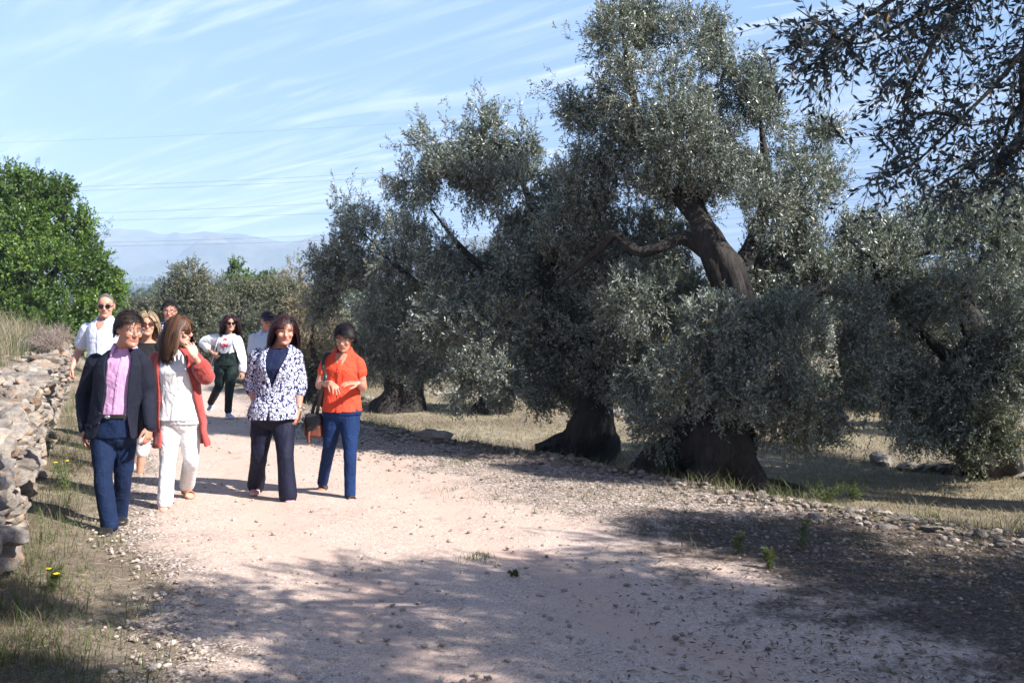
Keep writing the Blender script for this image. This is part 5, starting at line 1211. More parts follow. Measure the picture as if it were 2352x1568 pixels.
def collar(mb, T, hd, lift=.035, rr=.066, open_=.5, drop=.06, k=22, thick=.006, t=.985, spread=.02):
    """standing collar that folds down into two points"""
    th = np.linspace(open_, 2 * np.pi - open_, k); c = T.P(0, t) * 0 + (T.h + (T.n - T.h) * t); A = []
    for row, (o, z) in enumerate([(.0, -.01), (-.004, lift), (.010, lift + .004), (.020 + spread, -.012)]):
        ring = []
        for a in th:
            p = c + T.lat * math.sin(a) * (rr + o) - T.dep * math.cos(a) * (rr + o) * .95 + np.array([0, 0, z])
            fr = max(0, math.cos(a)) ** 2
            p = p - T.dep * fr * .012 * (row > 0) + np.array([0, 0, -fr * (.030 if row in (1, 2) else .012)])
            if row == 3: p = p + np.array([0, 0, -drop * fr]) - T.dep * fr * .02 + T.lat * np.sign(math.sin(a)) * fr * .012
            ring.append(p)
        A.append(ring)
    A = np.array(A); n_ = nrm(A - (c + np.array([0, 0, .0]))); n_[..., 2] *= .3; B = A - n_ * thick
    V = np.vstack([A.reshape(-1, 3), B.reshape(-1, 3)]); m = A.shape[0] * k; f = []
    for i in range(A.shape[0] - 1):
        for j in range(k - 1):
            a = i * k + j; f.append([a, a + 1, a + 1 + k, a + k]); f.append([m + a, m + a + k, m + a + k + 1, m + a + 1])
    mb.add(V, f)

HL_MAN = lambda th: np.interp(th, [0, .5, .9, 1.25, 1.45, 1.8, 2.2, 3.2], [.60, .64, .52, .34, .10, .12, -.40, -.55])
HL_WOM = lambda th: np.interp(th, [0, .5, .9, 1.2, 1.4, 1.8, 2.4, 3.2], [.62, .58, .42, .2, -.1, -.30, -.6, -.65])
HL_BALD = lambda th: np.interp(th, [0, .5, .9, 1.3, 1.5, 1.9, 2.4, 3.2], [.98, .85, .6, .35, 0, -.15, -.55, -.62])
SK_TAN = skinmat('skin_tanned', (.47, .235, .155)); SK_FAIR = skinmat('skin_fair', (.60, .345, .265)); SK_MID = skinmat('skin_medium', (.52, .28, .195)); SK_PINK = skinmat('skin_ruddy', (.56, .28, .20))

M_NAVY = cloth('navy_wool', (.010, .012, .024), .85, .15, .3, 300); M_PINKSHIRT = cloth('pink_cotton', (.64, .35, .57), .8, .05, .4, 260)
def denim(name, col):
    m, nt, b = newmat(name); t = nt.nodes.new('ShaderNodeTexCoord').outputs['Object']
    f = noise(nt, 6, 4, vec=t); g = noise(nt, 240, 2, vec=t)
    c = ramp(nt, f, [(0.3, tuple(x * .65 for x in col)), (0.6, col), (0.78, tuple(min(1, x * 1.6) for x in col))])
    c = mixrgb(nt, mapr(nt, g, .35, .7, 0, .35), c, tuple(x * .5 for x in col)); nt.links.new(c, b.inputs['Base Color']); b.inputs['Roughness'].default_value = .85; b.inputs['Specular IOR Level'].default_value = .2
    p = bump(nt, b, noise(nt, 12, 4, .5, dist=1.5), .45, .03); bump(nt, b, g, .3, .003, p); return m
M_DENIM = denim('dark_denim', (.009, .022, .066)); M_DENIM2 = denim('mid_denim', (.011, .034, .115))
M_RED = cloth('brick_red_knit', (.34, .050, .042), .95, .18, .5, 130, .3); M_WHITE = cloth('white_linen', (.78, .77, .77), .9, .03, .55, 260); M_WHITE2 = cloth('white_cotton_twill', (.76, .75, .77), .85, .03, .5, 280)
M_NAVYPANT = cloth('navy_crepe', (.008, .010, .028), .7, .1, .3, 280); M_NAVYTOP = cloth('navy_jersey', (.008, .014, .05), .75); M_ORANGE = cloth('orange_cotton', (.72, .075, .034), .8, .06, .55, 260)
M_GREENPANT = cloth('dark_green_twill', (.010, .022, .020), .75); M_BLACKTOP = cloth('black_jersey', (.012, .012, .014), .8); M_PALEBLUE = cloth('pale_blue_stripe', (.52, .60, .72), .85, .03, .4)
def pattern_cloth(name, kind):
    m, nt, b = newmat(name); t = nt.nodes.new('ShaderNodeTexCoord').outputs['Object']
    if kind == 'cells':
        ns = nt.nodes.new('ShaderNodeTexNoise'); ns.inputs['Scale'].default_value = 9; nt.links.new(t, ns.inputs['Vector'])
        vm = nt.nodes.new('ShaderNodeVectorMath'); vm.operation = 'MULTIPLY_ADD'; nt.links.new(ns.outputs['Color'], vm.inputs[0]); vm.inputs[1].default_value = (.05, .05, .05); nt.links.new(t, vm.inputs[2])
        mp = nt.nodes.new('ShaderNodeMapping'); mp.inputs['Scale'].default_value = (1.15, 1.15, .8); nt.links.new(vm.outputs[0], mp.inputs[0]); vec = mp.outputs[0]
        e1 = voro(nt, 29, 'DISTANCE_TO_EDGE', vec=vec); e2 = voro(nt, 50, 'DISTANCE_TO_EDGE', vec=vec); cc = voro(nt, 50, 'F1', 'Color', vec=vec); big = noise(nt, 7, 2, vec=t)
        l1 = mapr(nt, e1, .07, .12); l2 = mapr(nt, e2, .08, .15)
        mx = nt.nodes.new('ShaderNodeMix'); nt.links.new(mapr(nt, big, .47, .53), mx.inputs['Factor']); nt.links.new(l1, mx.inputs['A']); nt.links.new(l2, mx.inputs['B'])
        bwn = nt.nodes.new('ShaderNodeRGBToBW'); nt.links.new(cc, bwn.inputs[0])
        dk = mapr(nt, bwn.outputs[0], .20, .23)
        mu = nt.nodes.new('ShaderNodeMath'); mu.operation = 'MULTIPLY'; nt.links.new(mx.outputs['Result'], mu.inputs[0]); nt.links.new(dk, mu.inputs[1])
        c = mixrgb(nt, mu.outputs[0], (.012, .016, .075), (.68, .70, .82))
    else:
        sp = nt.nodes.new('ShaderNodeSeparateXYZ'); nt.links.new(t, sp.inputs[0])
        def wave(o, f, lo, hi):
            a = nt.nodes.new('ShaderNodeMath'); a.operation = 'MULTIPLY'; a.inputs[1].default_value = f; nt.links.new(o, a.inputs[0])
            s = nt.nodes.new('ShaderNodeMath'); s.operation = 'SINE'; nt.links.new(a.outputs[0], s.inputs[0]); return mapr(nt, s.outputs[0], lo, hi)
        if kind == 'fine_check': base, ink, f, lo, hi = (.70, .72, .78), (.45, .52, .72), 330, .6, .95
        else: base, ink, f, lo, hi = (.62, .60, .68), (.06, .05, .16), 190, -.1, .5
        c = mixrgb(nt, wave(sp.outputs['X'], f, lo, hi), base, ink); c = mixrgb(nt, wave(sp.outputs['Z'], f, lo, hi), c, ink)
    nt.links.new(c, b.inputs['Base Color']); b.inputs['Roughness'].default_value = .8; b.inputs['Specular IOR Level'].default_value = .25
    bump(nt, b, noise(nt, 11, 3, .5, dist=1.2), .4, .03); return m
M_CELLS = pattern_cloth('cell_print', 'cells'); M_FINECHECK = pattern_cloth('fine_check', 'fine_check'); M_PLAID = pattern_cloth('plaid', 'plaid')
H_DARK = hairmat('hair_dark_brown', (.010, .007, .006), (.045, .028, .022)); H_BLACK = hairmat('hair_black', (.006, .005, .006), (.022, .018, .02)); H_BROWN = hairmat('hair_highlighted_brown', (.026, .012, .008), (.15, .075, .04))
H_BLONDE = hairmat('hair_blonde', (.22, .14, .08), (.55, .42, .26)); H_GREY = hairmat('hair_grey_stubble', (.085, .08, .078), (.22, .21, .205)); H_PLUM = hairmat('hair_plum_brown', (.012, .005, .006), (.06, .022, .026))

def dn(v): return np.asarray(v, float)
# --- man in the blazer
def man_blazer():
    c = dict(Y=7.75, seed=1, label='man in navy blazer, pink shirt and jeans walking at the front beside the wall', skin=SK_TAN, vox=.0045, hs=1.07, wide=1.0, neckr=.064,
        head=(297, 757, -.07), face=(48, -9, 2), rings=scaled(MEN, 1.03, 1.12), arm=1.05, leg=1.0,
        j=dict(neck=(286, 797, .03), shL=(220, 832, .05), shR=(326, 832, -.02), elL=(193, 905, .10), elR=(339, 905, .02), wrL=(192, 985, .0), wrR=(343, 979, -.06), hipL=(238, 998, .0), hipR=(287, 998, .04),
               knL=(236, 1097, -.10), knR=(283, 1098, .10), anL=(250, 1196, -.12), anR=(273, 1186, .22), toeL=(236, 1235, -.26), toeR=(280, 1205, .10)),
        handL=dict(d=(.06, -.1, -1), p=(1, .3, 0), side=1, curl=.35, s=1.05), handR=dict(d=(-.05, -.15, -1), p=(-1, .3, 0), side=-1, curl=.45, s=1.05))
    root, org, X_, T, hd, rng, gnd = person(c)
    # shirt
    mb = MB(); T.solid(mb, .18, 1.0, .0); collar(mb, T, hd, .040, .068, .42, .05)
    finish(mb, 'shirt', [M_PINKSHIRT], org, root, .005, 3, 5, .007, 8, .6)
    mb = MB(); T.patch(mb, lambda t: (.12, .26), .24, .90, .006, .008); finish(mb, 'placket', [M_PINKSHIRT], org, root, .004, 1)
    buttons(root, org, T, [.33, .46, .59, .72], .19, .009, plain('shirt_button', (.6, .45, .6), .4), .005)
    trousers(root, org, X_, T, [.088, .088, .076, .067, .066, .066], M_DENIM, 7, gnd, amp=.008, scale=7, name='jeans')
    mb = MB(); T.shell(mb, .20, .255, lambda t: (0, 0), .014, .012, k=4); finish(mb, 'belt', [M_LEATHER], org, root, .005, 1)
    mb = MB(); p = T.P(0, .228, .018); mb.ell(p, (.022, .006, .016), n=10); link('belt_buckle', mb.mesh('belt_buckle', [M_SILVER], org=org), root)
    gap = lambda t: (-np.interp(t, [-.06, .0, .25, .5, .8, 1.0], [.50, .28, .14, .12, .22, .50]), np.interp(t, [-.06, .0, .25, .5, .8, 1.0], [1.05, .90, .72, .66, .60, .60]))
    mb = MB(); T.shell(mb, -.03, .985, gap, lambda t: float(np.interp(t, [-.06, .3, .7, 1], [.045, .026, .024, .012])), .016)
    sleeve(mb, X_, 'L', [.072, .068, .061, .056, .050], .97); sleeve(mb, X_, 'R', [.072, .068, .061, .056, .050], .97)
    bz = finish(mb, 'blazer', [M_NAVY], org, root, .0055, 5, 9, .009, 7, .5)
    for sg in (-1, 1):
        mb = MB(); T.patch(mb, lambda t: tuple(sg * x for x in (np.interp(t, [.28, .6, .97], [.72, .62, .56] if sg > 0 else [.14, .14, .46]), np.interp(t, [.28, .45, .80, .83, .97], [.76, .98, 1.14, .98, .95] if sg > 0 else [.18, .42, .80, .66, .90]))), .28, .97, lambda t: float(np.interp(t, [.3, 1], [.036, .026])), .012, n=8); finish(mb, 'lapel', [M_NAVY], org, bz, .005, 2)
    mb = MB(); T.patch(mb, lambda t: (-1.05, -.50), .10, .14, .047, .008); finish(mb, 'pocket_flap', [M_NAVY], org, bz, .004, 1)
    buttons(bz, org, T, [.16, .27], -.20, .040, M_LEATHER, .010)
    for s_ in 'LR': shoe(root, org, X_, s_, M_LEATHER, gnd, .050, .085, sole=M_SOLE, k=1.08)
    me = make_hair(hd, rng, 3000, .052, HL_MAN, 'side', H_DARK, (.004, .022), .0034, lift=.7, grav=.06, jitter=.35, lenvar=.35, org=org); link('hair', me, root)
    glasses(hd, org, root, M_LENSCLEAR, M_GLASSFRAME, sun=False)
# --- woman in the red cardigan
def woman_cardigan():
    c = dict(Y=8.7, seed=2, shades=True, label='woman in brick red cardigan, white tunic and white trousers with hand at her face', skin=SK_FAIR, vox=.0045, hs=1.06, wide=.98, neckr=.050, barefoot=True,
        head=(412, 760, -.02), face=(80, -4, 0), rings=scaled(WOM, 1.06, 1.12), arm=.98, leg=.95,
        j=dict(neck=(403, 797, .03), shL=(361, 828, .04), shR=(446, 828, -.02), elL=(350, 905, .10), elR=(474, 864, -.05), wrL=(352, 975, .04), wrR=(447, 818, -.22), hipL=(392, 968, .0), hipR=(434, 968, .03),
               knL=(385, 1066, -.08), knR=(438, 1054, .02), anL=(379, 1149, -.16), anR=(430, 1112, .34), toeL=(374, 1174, -.24), toeR=(440, 1145, .28)),
        handL=dict(d=(0, -.1, -1), p=(1, .2, 0), side=1, curl=.4), handR=dict(d=(-.42, .18, .9), p=(-.65, .75, -.1), side=-1, curl=.42, s=1.02, spread=.16))
    root, org, X_, T, hd, rng, gnd = person(c)
    trousers(root, org, X_, T, [.098, .096, .080, .068, .066, .068], M_WHITE2, 17, gnd, amp=.006, scale=7, cuff_drop=.015)
    # tunic falls straight from the chest
    Rt = [(t, max(a, .170 if t < .7 else a), max(f, .135 if t < .75 else f), max(b_, .12 if t < .7 else b_)) for t, a, f, b_ in c['rings']]; Tt = Torso(T.h, T.n, T.lat, Rt); Tt.ulat = T.ulat
    Rt2 = [(t, a + (.02 if t < .1 else 0), f + (.02 if t < .1 else 0), b_) for t, a, f, b_ in Rt]; Tt.R = np.array(Rt2)
    mb = MB(); Tt.solid(mb, .03, .965, .0); finish(mb, 'tunic', [M_WHITE], org, root, .0055, 4, 21, .012, 7, .35)
    gap = lambda t: (-np.interp(t, [-.5, .1, .5, .8, 1.0], [.35, .55, .60, .55, .6]), np.interp(t, [-.5, .1, .5, .8, 1.0], [1.45, 1.25, 1.05, .8, .62]))
    Tc = Torso(T.h, T.n, T.lat, [(-.55, .20, .17, .16)] + [(-.3, .20, .17, .16)] + Rt); Tc.ulat = T.ulat
    mb = MB(); Tc.shell(mb, -.32, .985, gap, lambda t: float(np.interp(t, [-.5, .0, .7, 1], [.05, .034, .022, .014])), .015)
    sleeve(mb, X_, 'L', [.080, .076, .074, .072, .072], .9); a, e, w_ = X_['shR'], X_['elR'], X_['wrR']
    limb(mb, [a, a + (e - a) * .5, e + np.array([.01, -.01, -.01]), e + (w_ - e) * .28 + np.array([0, 0, -.015]), e + (w_ - e) * .5 + np.array([.005, 0, -.01])], np.array([.078, .072, .066, .074, .080]), n=18)
    finish(mb, 'cardigan', [M_RED], org, root, .0055, 4, 23, .013, 6, .3)
    for s_ in 'LR': sandal(root, org, X_, s_, plain('tan_leather', (.38, .16, .08), .6), gnd, ((.60, .75), (.70, .70), (.16, .95)))
    me = make_hair(hd, rng, 3200, .30, HL_WOM, 'down', H_BROWN, (.006, .024), .0042, lift=.25, grav=.45, jitter=.13, lenvar=.10, nseg=14, org=org); link('hair', me, root)
    me = make_hair(hd, rng, 260, .10, lambda th: np.interp(th, [0, .7, .75, 3.2], [.60, .55, 2, 2]), 'fringe', H_BROWN, (.006, .016), .0042, lift=.3, grav=.5, org=org); link('fringe', me, root)
    glasses(hd, org, root, M_LENSBROWN, M_LENSDARK, 'sunglasses', 1.1)
# --- woman in the print blazer
def woman_print():
    c = dict(Y=9.0, seed=3, label='woman in white and navy cell print blazer with wide navy trousers and pink shoes', skin=SK_PINK, vox=.0045, hs=1.05, wide=1.06, neckr=.055, nails=True, squint=True, lip=plain('lip_pink', (.42, .10, .12), .4),
        head=(654, 757, -.03), face=(20, -14, 3), rings=scaled(WOM, 1.10, 1.16), arm=1.08, leg=1.0,
        j=dict(neck=(646, 788, .03), shL=(592, 818, .02), shR=(677, 820, .0), elL=(577, 884, .06), elR=(688, 884, .05), wrL=(588, 935, -.05), wrR=(686, 941, -.02), hipL=(604, 960, .0), hipR=(650, 960, .0),
               knL=(596, 1042, .02), knR=(655, 1046, -.10), anL=(588, 1112, .26), anR=(661, 1134, -.10), toeL=(583, 1137, .12), toeR=(672, 1160, -.20)),
        handL=dict(d=(.30, -.12, -1), p=(.5, .75, .1), side=1, curl=.30, s=1.02, spread=.10), handR=dict(d=(-.08, -.1, -1), p=(-.9, .3, 0), side=-1, curl=.40))
    root, org, X_, T, hd, rng, gnd = person(c)
    mb = MB(); T.solid(mb, .12, .93, .0); finish(mb, 'top', [M_NAVYTOP], org, root, .0055, 3, 31, .005)
    trousers(root, org, X_, T, [.104, .102, .086, .076, .074, .080], M_NAVYPANT, 33, gnd, amp=.008, scale=6, cuff_drop=.022)
    gap = lambda t: (-np.interp(t, [-.1, .1, .40, .46, .8, 1.0], [.05, .01, .0, .05, .42, .62]), np.interp(t, [-.1, .1, .40, .46, .8, 1.0], [.07, .02, .01, .05, .42, .62]))
    Rj = [(t, a + (.012 if t < .2 else 0), f + (.015 if t < .2 else 0), b_ + .01) for t, a, f, b_ in c['rings']]; Tj = Torso(T.h, T.n, T.lat, Rj); Tj.ulat = T.ulat
    mb = MB(); Tj.shell(mb, -.0, .98, gap, lambda t: float(np.interp(t, [-.1, .3, .7, 1], [.03, .020, .018, .012])), .014)
    sleeve(mb, X_, 'L', [.078, .072, .066, .064, .064], .22); sleeve(mb, X_, 'R', [.078, .072, .066, .064, .064], .25)
    bz = finish(mb, 'print_blazer', [M_CELLS], org, root, .0055, 4, 35, .008, 8, .5)
    for sg in (-1, 1):
        mb = MB(); Tj.patch(mb, lambda t: tuple(sg * x for x in (np.interp(t, [.44, .8, .98], [.02, .40, .62]), np.interp(t, [.44, .6, .84, .98], [.06, .42, .86, .92]))), .44, .98, lambda t: float(np.interp(t, [.4, 1], [.030, .024])), .011, n=7); finish(mb, 'lapel', [M_CELLS], org, bz, .005, 2)
    mb = MB(); w_ = X_['wrR']; d = nrm(w_ - X_['elR']); th = np.linspace(0, 2 * np.pi, 20); a = nrm(np.cross(d, [0, 1, 0])); b_ = np.cross(d, a)
    mb.tube(w_ - d * .02 + (np.cos(th)[:, None] * a + np.sin(th)[:, None] * b_) * .031, .006, 6, round_=False); link('watch', mb.mesh('watch', [M_SILVER], org=org), root)
    for s_ in 'LR': shoe(root, org, X_, s_, plain('pink_canvas', (.62, .30, .30), .8), gnd, .046, .07, sole=plain('white_rubber', (.62, .58, .56), .7))
    me = make_hair(hd, rng, 3000, .27, HL_WOM, 'down', H_PLUM, (.006, .022), .0042, lift=.25, grav=.42, jitter=.13, lenvar=.10, nseg=14, part=.02, org=org); link('hair', me, root)
# --- woman in orange
def woman_orange():
    c = dict(Y=9.1, seed=4, label='woman in orange sleeveless shirt and blue jeans gesturing with both hands', skin=SK_TAN, vox=.0042, hs=.98, wide=.94, neckr=.050, barefoot=True,
        head=(791, 776, -.10), face=(-6, -18, 0), rings=scaled(WOM, .98, 1.0), arm=.95, leg=.92,
        j=dict(neck=(788, 803, .05), shL=(751, 831, .02), shR=(823, 833, .0), elL=(733, 884, -.02), elR=(834, 889, .0), wrL=(760, 879, -.26), wrR=(822, 880, -.25), hipL=(768, 948, .0), hipR=(803, 948, .0),
               knL=(756, 1026, .05), knR=(804, 1040, -.08), anL=(741, 1106, .32), anR=(804, 1135, -.10), toeL=(736, 1131, .26), toeR=(812, 1156, -.20)),
        handL=dict(d=(.55, -.60, -.40), p=(-.25, .35, -.85), side=-1, curl=.28, spread=.22, s=.98), handR=dict(d=(-.80, -.40, .05), p=(.10, .30, -.9), side=1, curl=.22, spread=.20, s=.98, thumb=.9))
    root, org, X_, T, hd, rng, gnd = person(c)
    trousers(root, org, X_, T, [.095, .092, .074, .060, .055, .050], M_DENIM2, 43, gnd, amp=.005, name='jeans', cuff_drop=.01)
    Rs = [(t, max(a, .150 if t < .6 else a) + .006, f + .012, b_ + .010) for t, a, f, b_ in c['rings']]; Ts = Torso(T.h, T.n, T.lat, Rs); Ts.ulat = T.ulat
    mb = MB(); Ts.solid(mb, .03, .955, .004); sleeve(mb, X_, 'L', [.056, .060, .060, .062], .40, 'el'); sleeve(mb, X_, 'R', [.056, .060, .060, .062], .40, 'el')
    collar(mb, Ts, hd, .034, .064, .50, .05)
    sh = finish(mb, 'shirt', [M_ORANGE], org, root, .0052, 4, 41, .009, 8, .5)
    mb = MB(); Ts.patch(mb, lambda t: (-.10, .08), .02, .86, .011, .008); finish(mb, 'placket', [M_ORANGE], org, sh, .0045, 1)
    # open neck
    mb = MB(); Ts.patch(mb, lambda t: (-np.interp(t, [.72, .97], [.01, .42]), np.interp(t, [.72, .97], [.01, .42])), .74, .955, .0105, .007); finish(mb, 'chest', [SK_TAN], org, root, .0045, 1)
    buttons(sh, org, Ts, [.14, .30, .46, .62], -.01, .014, plain('orange_button', (.6, .10, .04), .4), .005)
    for s_ in 'LR': sandal(root, org, X_, s_, plain('dark_leather', (.045, .035, .035), .6), gnd, ((.28, .95), (.52, .8), (.66, .72), (.12, .9)))
    mb = MB(); w_ = X_['wrR']; d = nrm(w_ - X_['elR']); a = nrm(np.cross(d, [0, 1, 0])); b_ = np.cross(d, a); th = np.linspace(0, 2 * np.pi, 20)
    mb.tube(w_ - d * .025 + (np.cos(th)[:, None] * a + np.sin(th)[:, None] * b_) * .028, .0055, 6, round_=False); link('bracelet', mb.mesh('bracelet', [plain('bracelet', (.25, .16, .2), .4)], org=org), root)
    me = make_hair(hd, rng, 3000, .066, lambda th: HL_MAN(th) - .10 * (th < 1.2), 'swept', H_BLACK, (.004, .022), .0034, lift=.7, grav=.07, jitter=.3, lenvar=.4, org=org); link('hair', me, root)
    glasses(hd, org, root, M_LENSCLEAR, M_GLASSFRAME, sun=False, big=.95)
    # shoulder bag hanging at her side: a thing of its own
    Yb = 9.12; bc = P(721, 975, Yb); gb = bc.copy(); gb[2] -= .12
    bag = empty('shoulder_bag', gb, 'brown and black leather shoulder bag hanging beside the woman in orange', 'bag')
    mb = MB(); th = np.linspace(0, 2 * np.pi, 20, endpoint=False)
    def sq(w_, d, z, cx_=0.0): return bc + np.column_stack([cx_ + np.sign(np.cos(th)) * np.abs(np.cos(th)) ** .5 * w_, np.sign(np.sin(th)) * np.abs(np.sin(th)) ** .6 * d, np.full(20, z)])
    mb.loft([sq(.070, .045, -.115), sq(.084, .060, -.095), sq(.086, .062, -.02), sq(.078, .055, .06), sq(.066, .04, .095)]); finish(mb, 'pouch', [plain('brown_leather', (.13, .035, .018), .55, var=.3)], gb, bag, .005, 3, 3, .004)
    mb = MB(); mb.loft([sq(.05, .066, -.05, -.02), sq(.07, .070, -.02, -.01), sq(.09, .069, .03), sq(.084, .062, .075), sq(.070, .046, .104)]); finish(mb, 'flap', [M_LEATHER], gb, bag, .005, 3)
    mb = MB(); mb.tube([bc + [-.03, -.066, -.05], bc + [-.035, -.068, -.10], bc + [-.035, -.064, -.155]], [.012, .014, .016], 8); link('tassel', mb.mesh('tassel', [plain('reddish_leather', (.16, .05, .03), .6)], org=gb), bag)
    s0 = Ts.P(-.9, .93, .02); mb = MB()
    fr = [bc + [.03, -.02, .10], P(737, 905, 8.98), P(748, 868, 8.93), Ts.P(-.85, .75, .035), Ts.P(-.95, .90, .026), s0 + [0, .03, .012], Ts.P(-2.2, .90, .03), Ts.P(-2.2, .5, .06), P(724, 925, 9.18), bc + [-.02, .02, .10]]
    p, r_ = spline(fr, [.012] * len(fr), 6); mb.tube(p, r_ * .6, 8, flat=2.3, up=(1, .3, 0)); link('strap', mb.mesh('strap', [M_LEATHER], org=gb), bag)
# --- bald man
def man_bald():
    c = dict(Y=12.0, seed=5, shades=True, label='bald man in sunglasses and white checked short sleeve shirt by the wall', skin=SK_PINK, hs=1.18, wide=1.0, neckr=.068,
        head=(243, 702, -.02), face=(14, -6, 0), rings=scaled(MEN, 1.10, 1.15), arm=1.15, leg=1.05,
        j=dict(neck=(241, 731, .03), shL=(200, 755, .05), shR=(281, 755, .0), elL=(179, 809, .14), elR=(292, 812, .05), wrL=(165, 846, -.05), wrR=(296, 858, -.05), hipL=(222, 866, .0), hipR=(260, 866, .0),
               knL=(220, 950, 0), knR=(260, 946, .1), anL=(220, 1016, .0), anR=(260, 1012, .3), toeL=(218, 1040, -.1), toeR=(262, 1032, .15)),
        handL=dict(d=(-.05, -.35, -1), p=(1, .3, 0), side=1, curl=.8, s=1.1), handR=dict(d=(0, -.2, -1), p=(-1, .3, 0), side=-1, curl=.5, s=1.1))
    root, org, X_, T, hd, rng, gnd = person(c)
    mb = MB(); T.solid(mb, -.02, .965, .012); sleeve(mb, X_, 'L', [.078, .080, .082, .086], .62, 'el'); sleeve(mb, X_, 'R', [.078, .080, .082, .086], .62, 'el'); collar(mb, T, hd, .04, .078, .5, .05)
    sh = finish(mb, 'shirt', [M_FINECHECK], org, root, .006, 4, 51, .008, 8, .5)
    mb = MB(); T.patch(mb, lambda t: (-np.interp(t, [.8, .97], [.01, .36]), np.interp(t, [.8, .97], [.01, .36])), .80, .96, .018, .008); finish(mb, 'chest', [SK_PINK], org, root, .005, 1)
    mb = MB(); T.patch(mb, lambda t: (-.06, .06), .0, .84, .018, .008); finish(mb, 'placket', [M_FINECHECK], org, sh, .005, 1)
    trousers(root, org, X_, T, [.105, .10, .085, .075, .07, .07], M_NAVYPANT, 53, gnd)
    for s_ in 'LR': shoe(root, org, X_, s_, M_LEATHER, gnd)
    me = make_hair(hd, rng, 2200, .016, HL_BALD, 'short', H_GREY, (.001, .004), .0030, lift=.4, grav=.1, nseg=3, org=org); link('hair', me, root)
    glasses(hd, org, root, M_LENSDARK, M_LENSDARK, 'sunglasses')
# --- blonde woman
def woman_blonde():
    c = dict(Y=10.4, seed=6, shades=True, label='blonde woman in brown sunglasses, black top and white cropped trousers between two walkers', skin=SK_MID, hs=1.0, neckr=.052, barefoot=True,
        head=(338, 746, -.02), face=(22, 2, 0), rings=scaled(WOM, 1.0), arm=.95, leg=.95,
        j=dict(neck=(336, 777, .03), shL=(303, 800, .0), shR=(367, 800, .0), elL=(298, 862, .06), elR=(372, 862, .06), wrL=(302, 915, -.05), wrR=(368, 915, -.05), hipL=(318, 925, .0), hipR=(352, 925, .0),
               knL=(312, 1000, .1), knR=(330, 1006, -.05), anL=(303, 1062, .40), anR=(321, 1085, -.05), toeL=(300, 1083, .28), toeR=(326, 1107, -.22)),
        handL=dict(d=(0, -.1, -1), p=(1, .2, 0), side=1, curl=.4), handR=dict(d=(0, -.1, -1), p=(-1, .2, 0), side=-1, curl=.4))
    root, org, X_, T, hd, rng, gnd = person(c)
    mb = MB(); T.solid(mb, .02, .93, .006); sleeve(mb, X_, 'L', [.065, .06, .058, .058], .6, 'el'); sleeve(mb, X_, 'R', [.065, .06, .058, .058], .6, 'el'); finish(mb, 'top', [M_BLACKTOP], org, root, .006, 4, 61, .006)
    trousers(root, org, X_, T, [.096, .094, .08, .072, .070, .070], M_WHITE2, 63, gnd, end=.38)
    for s_ in 'LR': sandal(root, org, X_, s_, plain('white_sandal', (.62, .60, .60), .6), gnd, ((.26, 1.25), (.55, .85), (.72, .72)), soleh=.035)
    me = make_hair(hd, rng, 2200, .15, HL_WOM, 'down', H_BLONDE, (.010, .040), .004, lift=.45, grav=.3, jitter=.25, nseg=10, org=org); link('hair', me, root)
    glasses(hd, org, root, M_LENSBROWN, plain('tortoise_frame', (.12, .04, .02), .3), 'sunglasses', 1.15)
# --- man with glasses behind
def man_plaid():
    c = dict(Y=12.6, seed=7, label='dark haired man in glasses, dark vest and plaid shirt behind the red cardigan', skin=SK_PINK, hs=1.05, neckr=.06,
        head=(390, 714, -.02), face=(12, -6, 0), rings=scaled(MEN, 1.0), arm=1.05,
        j=dict(neck=(389, 742, .03), shL=(360, 763, .0), shR=(422, 763, .0), elL=(352, 812, .06), elR=(430, 812, .06), wrL=(356, 856, -.05), wrR=(426, 856, -.05), hipL=(374, 862, .0), hipR=(408, 862, .0),
               knL=(372, 940, .0), knR=(408, 940, .1), anL=(372, 1004, .0), anR=(408, 1000, .3), toeL=(370, 1024, -.1), toeR=(410, 1018, .15)),
        handL=dict(d=(0, -.1, -1), p=(1, .2, 0), side=1, curl=.4), handR=dict(d=(0, -.1, -1), p=(-1, .2, 0), side=-1, curl=.4))
    root, org, X_, T, hd, rng, gnd = person(c)
    mb = MB(); T.solid(mb, .0, .965, .004); sleeve(mb, X_, 'L', [.084, .078, .07, .066, .06], .5); sleeve(mb, X_, 'R', [.084, .078, .07, .066, .06], .5); collar(mb, T, hd, .04, .07, .4, .05); finish(mb, 'shirt', [M_PLAID], org, root, .006, 4, 71, .008)
    mb = MB(); T.shell(mb, .0, .975, lambda t: (-.25, .25), .03, .018); finish(mb, 'vest', [M_NAVYTOP], org, root, .006, 4, 73, .006)
    trousers(root, org, X_, T, [.10, .098, .082, .072, .068, .066], M_NAVYPANT, 75, gnd)
    for s_ in 'LR': shoe(root, org, X_, s_, M_LEATHER, gnd)
    me = make_hair(hd, rng, 1900, .05, HL_MAN, 'side', H_BLACK, (.006, .022), .0036, lift=.6, grav=.08, jitter=.3, org=org); link('hair', me, root)
    glasses(hd, org, root, M_LENSCLEAR, M_LENSDARK, sun=True, big=.95)
